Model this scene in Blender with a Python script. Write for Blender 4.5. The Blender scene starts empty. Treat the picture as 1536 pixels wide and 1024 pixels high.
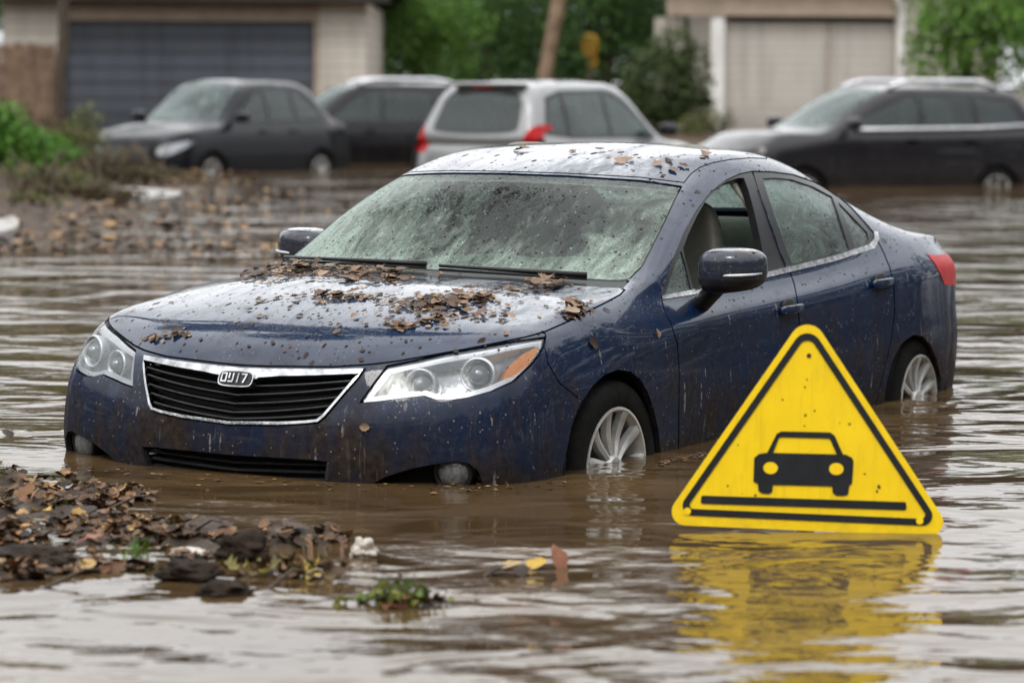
import bpy, bmesh, math, random
import numpy as np
from mathutils import Vector, Matrix, noise
from mathutils.bvhtree import BVHTree
from mathutils.interpolate import poly_3d_calc
from mathutils.geometry import tessellate_polygon
random.seed(7)
SC = bpy.context.scene
COL = SC.collection
R = math.radians

# ------------------------------------------------------------------ view of the photograph (metres, from a fit)
FPX = 4603.35                       # focal length in pixels of a 1536 px wide frame
SLOPE = 0.0125                      # the car sits slightly nose-down: water level falls towards its tail
WZ0 = 0.390                         # water level at the car's nose, car coordinates
CAR_CAM = Vector((8.3426, 5.9088, 1.7976))      # camera in car coordinates (x forward, y left, z up)
_yaw, _pit = -0.5260285, -0.0945295
_fw = Vector((-math.cos(_yaw)*math.cos(_pit), math.sin(_yaw)*math.cos(_pit), math.sin(_pit)))
_rt = Vector((math.sin(_yaw), math.cos(_yaw), 0)).normalized()
_up = _rt.cross(_fw)
n_w = Vector((-SLOPE, 0, 1)).normalized()       # water normal in car coordinates: z - SLOPE*x = WZ0
_H = (CAR_CAM.z - SLOPE*CAR_CAM.x - WZ0) * n_w.z
y_w = (_fw - n_w*_fw.dot(n_w)).normalized()
x_w = y_w.cross(n_w)
ROT = Matrix((x_w, y_w, n_w))                   # rows: world axes in car coordinates
HC = _H
CAM_W = Vector((0, 0, HC))
CAR_M = Matrix.Translation(CAM_W) @ ROT.to_4x4() @ Matrix.Translation(-CAR_CAM)
CF, CR, CU = ROT @ _fw, ROT @ _rt, ROT @ _up

def pix_dir(px, py):
    return CF + CR*((px-768)/FPX) - CU*((py-512)/FPX)
def at_depth(px, py, Y):
    d = pix_dir(px, py); return CAM_W + d*(Y/d.y)
def on_z(px, py, z=0.0):
    d = pix_dir(px, py); return CAM_W + d*((z-HC)/d.z)
def to_pix(p):
    d = Vector(p) - CAM_W; z = d.dot(CF)
    return (768+FPX*d.dot(CR)/z, 512-FPX*d.dot(CU)/z)

# ------------------------------------------------------------------ object helpers
def link(o, parent=None):
    COL.objects.link(o)
    if parent is not None: o.parent = parent
    return o
def tag(o, label=None, cat=None, group=None, kind=None):
    if label: o['label'] = label
    if cat: o['category'] = cat
    if group: o['group'] = group
    if kind: o['kind'] = kind
    return o
def empty(name, loc=(0,0,0), rz=0.0):
    o = bpy.data.objects.new(name, None); o.location = loc; o.rotation_euler = (0,0,rz)
    o.empty_display_size = .2
    return link(o)
def obj(name, bm, mat=None, parent=None, smooth=True, angle=None):
    me = bpy.data.meshes.new(name)
    bm.normal_update(); bm.to_mesh(me); bm.free()
    for m in (mat if isinstance(mat, (list, tuple)) else [mat]):
        if m: me.materials.append(m)
    if smooth:
        me.polygons.foreach_set('use_smooth', [True]*len(me.polygons))
        if angle: me.set_sharp_from_angle(angle=R(angle))
    o = bpy.data.objects.new(name, me)
    return link(o, parent)
def copy_tree(o, parent=None):
    c = o.copy(); COL.objects.link(c); c.parent = parent
    for ch in list(o.children): copy_tree(ch, c)
    return c
def add_box(bm, c, s, M=None, bev=0.0, mi=0):
    v = [Vector((c[0]+s[0]*.5*i, c[1]+s[1]*.5*j, c[2]+s[2]*.5*k)) for i in (-1,1) for j in (-1,1) for k in (-1,1)]
    if M is not None: v = [M @ p for p in v]
    vs = [bm.verts.new(p) for p in v]
    fs = [bm.faces.new([vs[i] for i in q]) for q in ((0,1,3,2),(4,6,7,5),(0,4,5,1),(2,3,7,6),(0,2,6,4),(1,5,7,3))]
    for f in fs: f.material_index = mi
    if bev > 0:
        es = list({e for f in fs for e in f.edges})
        bmesh.ops.bevel(bm, geom=es, offset=bev, segments=2, profile=.6, affect='EDGES')
    return fs
def add_tube(bm, pts, r, n=8, caps=True, mi=0):
    pts = [Vector(p) for p in pts]
    rs = r if isinstance(r, (list, tuple)) else [r]*len(pts)
    rings = []
    t0 = (pts[1]-pts[0]).normalized()
    a = t0.cross(Vector((0,0,1)))
    if a.length < 1e-3: a = t0.cross(Vector((0,1,0)))
    a.normalize()
    for i, p in enumerate(pts):
        t = (pts[min(i+1,len(pts)-1)]-pts[max(i-1,0)]).normalized()
        a = (a - t*a.dot(t)).normalized(); b = t.cross(a)
        rings.append([bm.verts.new(p+(a*math.cos(2*math.pi*k/n)+b*math.sin(2*math.pi*k/n))*rs[i]) for k in range(n)])
    for i in range(len(rings)-1):
        for k in range(n):
            f = bm.faces.new((rings[i][k], rings[i][(k+1)%n], rings[i+1][(k+1)%n], rings[i+1][k])); f.material_index = mi
    if caps:
        bm.faces.new(rings[0][::-1]).material_index = mi; bm.faces.new(rings[-1]).material_index = mi
    return rings
def add_lathe(bm, prof, n=32, M=None, closed=False, mi=0):
    """prof: (radius, height) pairs around local z"""
    M = M or Matrix()
    rings = []
    for r, h in prof:
        if r < 1e-6: rings.append([bm.verts.new(M @ Vector((0,0,h)))])
        else: rings.append([bm.verts.new(M @ Vector((r*math.cos(2*math.pi*k/n), r*math.sin(2*math.pi*k/n), h))) for k in range(n)])
    prs = list(zip(rings[:-1], rings[1:]))
    if closed: prs.append((rings[-1], rings[0]))
    for a, b in prs:
        for k in range(n):
            k2 = (k+1) % n
            if len(a) == 1 and len(b) == 1: continue
            if len(a) == 1: f = bm.faces.new((a[0], b[k2], b[k]))
            elif len(b) == 1: f = bm.faces.new((a[k], a[k2], b[0]))
            else: f = bm.faces.new((a[k], a[k2], b[k2], b[k]))
            f.material_index = mi
    return rings
def add_prism(bm, poly, d0, d1, fn, mi=0):
    """2-D outline -> solid; fn(u, v, d) gives the 3-D point"""
    a = [bm.verts.new(fn(u, v, d0)) for u, v in poly]; b = [bm.verts.new(fn(u, v, d1)) for u, v in poly]
    n = len(poly)
    tri = tessellate_polygon([[Vector((u, v, 0)) for u, v in poly]])
    for t in tri:
        for q in ([a[i] for i in t], [b[i] for i in t][::-1]):
            try: bm.faces.new(q).material_index = mi
            except ValueError: pass
    for i in range(n):
        bm.faces.new((a[i], b[i], b[(i+1)%n], a[(i+1)%n])).material_index = mi
    bmesh.ops.recalc_face_normals(bm, faces=bm.faces)
def superell(bm, c, r, e1=.6, e2=.6, nu=24, nv=14, M=None, warp=None, mi=0):
    """rounded-box blob"""
    def sp(x, e): return math.copysign(abs(x)**e, x)
    rings = []
    for j in range(nv+1):
        ph = -math.pi/2 + math.pi*j/nv
        row = []
        for i in range(nu):
            th = 2*math.pi*i/nu
            p = Vector((r[0]*sp(math.cos(ph),e1)*sp(math.cos(th),e2), r[1]*sp(math.cos(ph),e1)*sp(math.sin(th),e2), r[2]*sp(math.sin(ph),e1)))
            if warp: p = warp(p)
            p = p + Vector(c)
            if M is not None: p = M @ p
            row.append(p)
        rings.append(row)
    vs = [[bm.verts.new(rings[0][0])]] + [[bm.verts.new(p) for p in row] for row in rings[1:-1]] + [[bm.verts.new(rings[-1][0])]]
    for a, b in zip(vs[:-1], vs[1:]):
        for i in range(nu):
            i2 = (i+1) % nu
            if len(a) == 1: f = bm.faces.new((a[0], b[i2], b[i]))
            elif len(b) == 1: f = bm.faces.new((a[i], a[i2], b[0]))
            else: f = bm.faces.new((a[i], a[i2], b[i2], b[i]))
            f.material_index = mi

# ------------------------------------------------------------------ material helpers
class NT:
    def __init__(s, name):
        s.m = bpy.data.materials.new(name); s.m.use_nodes = True
        s.t = s.m.node_tree; s.n = s.t.nodes; s.n.clear()
        s.out = s.n.new('ShaderNodeOutputMaterial')
    def node(s, typ, **kw):
        nd = s.n.new(typ)
        for k, v in kw.items():
            if k in nd.inputs: s.set(nd.inputs[k], v)
            else: setattr(nd, k, v)
        return nd
    def set(s, inp, v):
        if isinstance(v, bpy.types.NodeSocket): s.t.links.new(v, inp)
        elif hasattr(v, 'outputs'): s.t.links.new(v.outputs[0], inp)
        else:
            if isinstance(v, (tuple, list)) and len(v) == 3 and inp.type == 'RGBA': v = (*v, 1)
            inp.default_value = v
    def coord(s, kind='Object', scale=None):
        tc = s.node('ShaderNodeTexCoord').outputs[kind]
        if scale is None: return tc
        mp = s.node('ShaderNodeMapping'); s.set(mp.inputs['Vector'], tc); mp.inputs['Scale'].default_value = scale
        return mp.outputs[0]
    def noise(s, vec, scale, detail=4, rough=.55, dist=0.0):
        nd = s.node('ShaderNodeTexNoise'); s.set(nd.inputs['Vector'], vec)
        nd.inputs['Scale'].default_value = scale; nd.inputs['Detail'].default_value = detail
        nd.inputs['Roughness'].default_value = rough; nd.inputs['Distortion'].default_value = dist
        return nd.outputs['Fac']
    def voro(s, vec, scale, feature='F1', rnd=1.0):
        nd = s.node('ShaderNodeTexVoronoi', feature=feature); s.set(nd.inputs['Vector'], vec)
        nd.inputs['Scale'].default_value = scale; nd.inputs['Randomness'].default_value = rnd
        return nd
    def ramp(s, fac, stops, interp='LINEAR'):
        nd = s.node('ShaderNodeValToRGB'); s.set(nd.inputs[0], fac)
        cr = nd.color_ramp; cr.interpolation = interp
        while len(cr.elements) < len(stops): cr.elements.new(.5)
        for e, (p, c) in zip(cr.elements, stops):
            e.position = p
            if not isinstance(c, (tuple, list)): c = (c, c, c)
            e.color = (*c[:3], 1)
        return nd.outputs[0]
    def mrange(s, v, a, b, c=0.0, d=1.0):
        nd = s.node('ShaderNodeMapRange'); s.set(nd.inputs[0], v)
        for i, x in enumerate((a, b, c, d)): nd.inputs[i+1].default_value = x
        return nd.outputs[0]
    def math(s, op, a, b=None, c=None):
        nd = s.node('ShaderNodeMath', operation=op)
        for i, x in enumerate((a, b, c)):
            if x is not None: s.set(nd.inputs[i], x)
        return nd.outputs[0]
    def mix(s, f, a, b, mode='MIX'):
        nd = s.node('ShaderNodeMix', data_type='RGBA', blend_type=mode)
        s.set(nd.inputs[0], f); s.set(nd.inputs[6], a); s.set(nd.inputs[7], b)
        return nd.outputs[2]
    def sep(s, vec):
        nd = s.node('ShaderNodeSeparateXYZ'); s.set(nd.inputs[0], vec); return nd.outputs
    def comb(s, x, y, z):
        nd = s.node('ShaderNodeCombineXYZ')
        for i, v in enumerate((x, y, z)): s.set(nd.inputs[i], v)
        return nd.outputs[0]
    def bump(s, h, strength=.3, dist=.01, normal=None):
        nd = s.node('ShaderNodeBump'); s.set(nd.inputs['Height'], h)
        nd.inputs['Strength'].default_value = strength; nd.inputs['Distance'].default_value = dist
        if normal is not None: s.set(nd.inputs['Normal'], normal)
        return nd.outputs[0]
    def bsdf(s, color, rough=.5, metal=0.0, spec=.5, coat=0.0, coat_rough=.05, normal=None, **kw):
        nd = s.node('ShaderNodeBsdfPrincipled')
        s.set(nd.inputs['Base Color'], color); s.set(nd.inputs['Roughness'], rough); s.set(nd.inputs['Metallic'], metal)
        s.set(nd.inputs['Specular IOR Level'], spec); s.set(nd.inputs['Coat Weight'], coat); s.set(nd.inputs['Coat Roughness'], coat_rough)
        if normal is not None: s.set(nd.inputs['Normal'], normal)
        for k, v in kw.items(): s.set(nd.inputs[k.replace('_', ' ')], v)
        return nd.outputs[0]
    def mixs(s, f, a, b):
        nd = s.node('ShaderNodeMixShader'); s.set(nd.inputs[0], f); s.set(nd.inputs[1], a); s.set(nd.inputs[2], b)
        return nd.outputs[0]
    def done(s, sh):
        s.t.links.new(sh, s.out.inputs['Surface']); return s.m
def simple(name, color, rough=.5, metal=0.0, var=.15, scale=8.0, bump=0.0, spec=.3, **kw):
    t = NT(name); c = t.coord()
    nz = t.noise(c, scale, 5)
    lo = tuple(x*(1-var) for x in color); hi = tuple(min(1, x*(1+var)) for x in color)
    colr = t.ramp(nz, [(.3, lo), (.7, hi)])
    nr = t.bump(t.noise(c, scale*4, 4), bump, .01) if bump else None
    return t.done(t.bsdf(colr, rough, metal, spec, normal=nr, **kw))
# ------------------------------------------------------------------ car body shells
def poly_offset(poly, w):
    """grow (w>0) or shrink a closed 2-D outline"""
    n = len(poly)
    area = sum(poly[i][0]*poly[(i+1)%n][1]-poly[(i+1)%n][0]*poly[i][1] for i in range(n))
    sg = 1 if area > 0 else -1
    out = []
    for i in range(n):
        p0, p1, p2 = (Vector(poly[j]) for j in (i-1, i, (i+1) % n))
        e1, e2 = (p1-p0).normalized(), (p2-p1).normalized()
        n1, n2 = Vector((e1.y, -e1.x))*sg, Vector((e2.y, -e2.x))*sg
        m = n1+n2
        m = n1 if m.length < 1e-4 else m.normalized()
        out.append(tuple(p1 + m*min(w/max(m.dot(n1), .35), abs(w)*2.2) if w > 0 else p1 + m*max(w/max(m.dot(n1), .35), -abs(w)*2.2)))
    return out
def round_poly(poly, k=2, a=.25, keep=()):
    """Chaikin corner cutting"""
    for _ in range(k):
        q = []
        n = len(poly)
        for i in range(n):
            p0, p1 = Vector(poly[i]), Vector(poly[(i+1) % n])
            q += [tuple(p0.lerp(p1, a)), tuple(p0.lerp(p1, 1-a))]
        poly = q
    return poly
def in_poly(x, y, poly):
    P = np.asarray(poly); c = np.zeros(np.shape(x), bool); j = len(P)-1
    for i in range(len(P)):
        xi, yi, xj, yj = P[i][0], P[i][1], P[j][0], P[j][1]
        if yi != yj:
            c ^= ((yi > y) != (yj > y)) & (x < (xj-xi)*(y-yi)/(yj-yi)+xi)
        j = i
    return c
class CamView:
    """outlines given in photograph pixels; cutting planes pass through the eye point"""
    def __init__(s, M): s.Mi = M; s.W = np.array(M)
    def proj(s, V):
        V = V @ s.W[:3,:3].T + s.W[:3,3]
        d = V - np.array(CAM_W); z = d @ np.array(CF)
        return np.stack([768+FPX*(d @ np.array(CR))/z, 512-FPX*(d @ np.array(CU))/z], 1)
    def plane(s, a, b):
        I = s.Mi.inverted()
        da, db = pix_dir(*a), pix_dir(*b)
        return I @ CAM_W, (I.to_3x3() @ da).cross(I.to_3x3() @ db).normalized()
    def eye(s, c, n):
        e = np.array(s.Mi.inverted() @ CAM_W); return ((e - c)*n).sum(1) > 0
class OrthoView:
    """outlines given in two local axes (ia, ib), seen along dirn"""
    def __init__(s, ia, ib, dirn): s.ia, s.ib, s.d = ia, ib, Vector(dirn)
    def proj(s, V): return np.stack([V[:,s.ia], V[:,s.ib]], 1)
    def plane(s, a, b):
        v = Vector((0,0,0)); v[s.ia] = b[0]-a[0]; v[s.ib] = b[1]-a[1]
        p = Vector((0,0,0)); p[s.ia], p[s.ib] = a
        return p, v.cross(s.d).normalized()
    def eye(s, c, n): return n @ np.array(s.d) < -.02
SIDE = OrthoView(0, 2, (0,-1,0)); FRONT = OrthoView(1, 2, (-1,0,0)); REAR = OrthoView(1, 2, (1,0,0)); TOP = OrthoView(0, 1, (0,0,-1))

class Shell:
    """half of a car's outer skin (y >= 0) from a control cage; pieces are cut out of it along outlines"""
    def __init__(s, belt, top, levels=3, creases=()):
        # belt: columns (front centre -> rear centre) of level points; top: rows of points, last column on y = 0
        nb, nl = len(belt), len(belt[0])
        pts, idx = [], {}
        def key(p): return (round(p[0],5), round(p[1],5), round(p[2],5))
        def vid(p):
            k = key(p)
            if k not in idx: idx[k] = len(pts); pts.append(Vector(p))
            return idx[k]
        quads = []
        for i in range(nb-1):
            for j in range(nl-1):
                quads.append([belt[i][j], belt[i+1][j], belt[i+1][j+1], belt[i][j+1]])
        for i in range(len(top)-1):
            for j in range(len(top[0])-1):
                quads.append([top[i][j], top[i+1][j], top[i+1][j+1], top[i][j+1]])
        faces = []
        for q in quads:
            faces.append([vid(p) for p in q])
            faces.append([vid((p[0], -p[1] if abs(p[1]) > 1e-6 else 0.0, p[2])) for p in q[::-1]])
        me = bpy.data.meshes.new('cage'); me.from_pydata([tuple(p) for p in pts], [], faces); me.update()
        bm = bmesh.new(); bm.from_mesh(me); bmesh.ops.recalc_face_normals(bm, faces=bm.faces)
        # outward check
        f = max(bm.faces, key=lambda f: f.calc_center_median().z)
        if f.normal.z < 0: bmesh.ops.reverse_faces(bm, faces=bm.faces)
        bm.to_mesh(me); bm.free()
        if creases:
            at = me.attributes.new('crease_edge', 'FLOAT', 'EDGE')
            lut = {}
            for a, b, w in creases:
                for sg in (1, -1):
                    ka, kb = key((a[0], a[1]*sg, a[2])), key((b[0], b[1]*sg, b[2]))
                    if ka in idx and kb in idx: lut[frozenset((idx[ka], idx[kb]))] = w
            for e in me.edges: at.data[e.index].value = lut.get(frozenset(e.vertices), 0.0)
        o = bpy.data.objects.new('cage', me); COL.objects.link(o)
        md = o.modifiers.new('s', 'SUBSURF'); md.levels = md.render_levels = levels; md.quality = 4
        tgt = np.array([tuple(p) for p in pts]); cur = tgt.copy()
        for it in range(5):
            dg = bpy.context.evaluated_depsgraph_get(); ev = o.evaluated_get(dg); m2 = ev.to_mesh()
            n2 = np.empty(len(m2.vertices)*3); m2.vertices.foreach_get('co', n2); n2 = n2.reshape(-1,3)[:len(pts)]
            ev.to_mesh_clear()
            if it == 4: break
            cur = cur + (tgt-n2)*(.85 if it < 3 else .6)
            me.vertices.foreach_set('co', cur.ravel()); me.update()
        s.err = float(np.abs(tgt-n2).max())
        dg = bpy.context.evaluated_depsgraph_get(); ev = o.evaluated_get(dg)
        m2 = bpy.data.meshes.new_from_object(ev)
        bpy.data.objects.remove(o); bpy.data.meshes.remove(me)
        bm = bmesh.new(); bm.from_mesh(m2)
        s.bvh = BVHTree.FromBMesh(bm)
        bm.verts.ensure_lookup_table(); bm.faces.ensure_lookup_table()
        s.fv = [[v.index for v in f.verts] for f in bm.faces]
        s.vn = [v.normal.copy() for v in bm.verts]; s.vc = [v.co.copy() for v in bm.verts]
        bmesh.ops.delete(bm, geom=[f for f in bm.faces if f.calc_center_median().y < 0], context='FACES')
        for v in bm.verts:
            if abs(v.co.y) < 1e-4: v.co.y = 0
        s.bm = bm; s.parts = []
        bpy.data.meshes.remove(m2)
    def normal_at(s, p):
        loc, nrm, fi, d = s.bvh.find_nearest(p)
        if fi is None: return Vector((0,0,1))
        vs = s.fv[fi]
        w = poly_3d_calc([s.vc[i] for i in vs], loc)
        n = Vector((0,0,0))
        for i, k in zip(vs, w): n += s.vn[i]*k
        return n.normalized() if n.length > 1e-6 else nrm
    def cut(s, view, poly):
        bm = s.bm; px = [p[0] for p in poly]; py = [p[1] for p in poly]
        bm.verts.ensure_lookup_table(); bm.verts.index_update()
        V = np.array([v.co[:] for v in bm.verts]); P = view.proj(V)
        pc = {v: (P[i,0], P[i,1]) for i, v in enumerate(bm.verts)}
        x0, x1, y0, y1 = min(px), max(px), min(py), max(py)
        def bb(f):
            q = [pc[v] for v in f.verts]; xs = [t[0] for t in q]; ys = [t[1] for t in q]
            return min(xs), max(xs), min(ys), max(ys)
        cand = {}
        for f in s._facing(view):
            w = bb(f)
            if w[0] <= x1 and w[1] >= x0 and w[2] <= y1 and w[3] >= y0: cand[f] = w
        n = len(poly)
        for i in range(n):
            a, b = poly[i], poly[(i+1) % n]
            if math.hypot(a[0]-b[0], a[1]-b[1]) < 1e-6: continue
            x0, x1 = min(a[0],b[0]), max(a[0],b[0]); y0, y1 = min(a[1],b[1]), max(a[1],b[1])
            e = 1e-4*max(1, abs(x1)); dx, dy = b[0]-a[0], b[1]-a[1]
            fs = []
            for f, w in cand.items():
                if w[1] < x0-e or w[0] > x1+e or w[3] < y0-e or w[2] > y1+e: continue
                sd = [(pc[v][0]-a[0])*dy-(pc[v][1]-a[1])*dx for v in f.verts]
                if max(sd) > 0 and min(sd) < 0: fs.append(f)
            if not fs: continue
            ed = {e for f in fs for e in f.edges}; vs = {v for f in fs for v in f.verts}
            co, no = view.plane(a, b)
            for f in fs: del cand[f]
            r = bmesh.ops.bisect_plane(bm, geom=fs+list(ed)+list(vs), dist=1e-5, plane_co=co, plane_no=no)
            ff = [g for g in r['geom'] if isinstance(g, bmesh.types.BMFace)]
            nv = list({v for f in ff for v in f.verts if v not in pc})
            if nv:
                Q = view.proj(np.array([v.co[:] for v in nv]))
                for v, q in zip(nv, Q): pc[v] = (q[0], q[1])
            for f in ff: cand[f] = bb(f)
    def _facing(s, view):
        bm = s.bm; bm.faces.ensure_lookup_table()
        fl = list(bm.faces)
        C = np.array([f.calc_center_median()[:] for f in fl]); N = np.array([f.normal[:] for f in fl])
        m = view.eye(C, N)
        return [f for f, k in zip(fl, m) if k]
    def add(s, name, view, poly, gap=0.0, ring=0.0, order=None, filt=None):
        """register an outline; gap: width of the dark joint around it; ring: (name, width) band just outside"""
        s.parts.append(dict(name=name, view=view, poly=poly, gap=gap, ring=ring, filt=filt))
    def split(s):
        for p in s.parts:
            if p['gap']:
                s.cut(p['view'], poly_offset(p['poly'], -p['gap'])); s.cut(p['view'], poly_offset(p['poly'], p['gap']))
            else: s.cut(p['view'], p['poly'])
        bm = s.bm; bm.normal_update(); fl = list(bm.faces)
        C = np.array([f.calc_center_median()[:] for f in fl]); N = np.array([f.normal[:] for f in fl])
        lab = np.array(['body']*len(fl), dtype=object); free = np.ones(len(fl), bool)
        for p in s.parts:
            Q = p['view'].proj(C); fc = p['view'].eye(C, N)
            if p['filt']: fc &= p['filt'](C)
            if p['gap']:
                ins = in_poly(Q[:,0], Q[:,1], poly_offset(p['poly'], -p['gap'])) & fc
                out = in_poly(Q[:,0], Q[:,1], poly_offset(p['poly'], p['gap'])) & fc & ~ins
                lab[out & free] = 'gap'; lab[ins & free] = p['name']; free &= ~(ins | out)
            else:
                ins = in_poly(Q[:,0], Q[:,1], p['poly']) & fc
                lab[ins & free] = p['name']; free &= ~ins
        s.lab = {}
        for f, l in zip(fl, lab): s.lab.setdefault(l, []).append(f)
    def piece(s, name, part, mat, parent, side='both', off=0.0, thick=0.0, keep=None, names=None):
        """mesh object(s) from the faces of a class. side: both = joined across the middle, left / right / pair"""
        fl = []
        for k in (names or [name]): fl += s.lab.get(k, [])
        if keep: fl = [f for f in fl if keep(f.calc_center_median())]
        if not fl: return []
        vmap, co, nr, faces = {}, [], [], []
        for f in fl:
            q = []
            for v in f.verts:
                if v not in vmap:
                    n = s.normal_at(v.co); vmap[v] = len(co); co.append(v.co + n*off); nr.append(n)
                q.append(vmap[v])
            faces.append(q)
        if thick:
            edges = {}
            for q in faces:
                for a, b in zip(q, q[1:]+q[:1]):
                    k = (min(a,b), max(a,b)); edges[k] = None if k in edges else (a, b)
            rim = {}
            def rv(i, dn):
                k = (i, dn)
                if k not in rim:
                    rim[k] = len(co); co.append(co[i] - (nr[i]*thick if dn else nr[i]*0)); nr.append(None)
                return rim[k]
            for k, e in list(edges.items()):
                if e is None: continue
                a, b = e
                if abs(co[a].y) < 2e-4 and abs(co[b].y) < 2e-4 and side == 'both': continue
                q = [rv(b,0), rv(a,0), rv(a,1), rv(b,1)]
                fn = (co[q[1]]-co[q[0]]).cross(co[q[2]]-co[q[0]])
                fn = fn.normalized() if fn.length > 1e-12 else nr[a]
                for i in q: nr[i] = fn if nr[i] is None else (nr[i]+fn*.999)
                faces.append(q)
            nr = [n.normalized() if n.length > 1e-9 else Vector((0,0,1)) for n in nr]
        def mk(sides):
            V, N, F = [], [], []
            for sg in sides:
                o = len(V)
                V += [(c.x, c.y*sg, c.z) for c in co]; N += [(n.x, n.y*sg, n.z) for n in nr]
                F += [[i+o for i in (q if sg > 0 else q[::-1])] for q in faces]
            if len(sides) == 2:                # weld the middle
                seen, mp, V2, N2 = {}, [], [], []
                for v, n in zip(V, N):
                    k = (round(v[0],5), round(v[2],5), round(n[0],2), round(n[2],2)) if abs(v[1]) < 2e-4 else None
                    if k is not None and k in seen: mp.append(seen[k]); continue
                    if k is not None: seen[k] = len(V2); n = Vector((n[0], 0 if abs(n[1]) < .5 else n[1], n[2])).normalized()[:]
                    mp.append(len(V2)); V2.append(v); N2.append(n)
                V, N = V2, N2
                F = [[mp[i] for i in q] for q in F]; F = [q for q in F if len(set(q)) == len(q)]
            me = bpy.data.meshes.new(part); me.from_pydata(V, [], F)
            me.polygons.foreach_set('use_smooth', [True]*len(F)); me.update()
            me.normals_split_custom_set_from_vertices(N)
            me.materials.append(mat)
            return link(bpy.data.objects.new(part, me), parent)
        if side == 'both': return [mk((1, -1))]
        if side == 'left': return [mk((1,))]
        if side == 'right': return [mk((-1,))]
        return [mk((1,)), mk((-1,))]
    def hit(s, view_M, px, py):
        """point and normal of the skin under a photograph pixel (car coordinates)"""
        I = view_M.inverted()
        o = I @ CAM_W; d = (I.to_3x3() @ pix_dir(px, py)).normalized()
        loc, n, fi, dist = s.bvh.ray_cast(o, d)
        return (loc, s.normal_at(loc)) if loc else (None, None)
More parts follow.
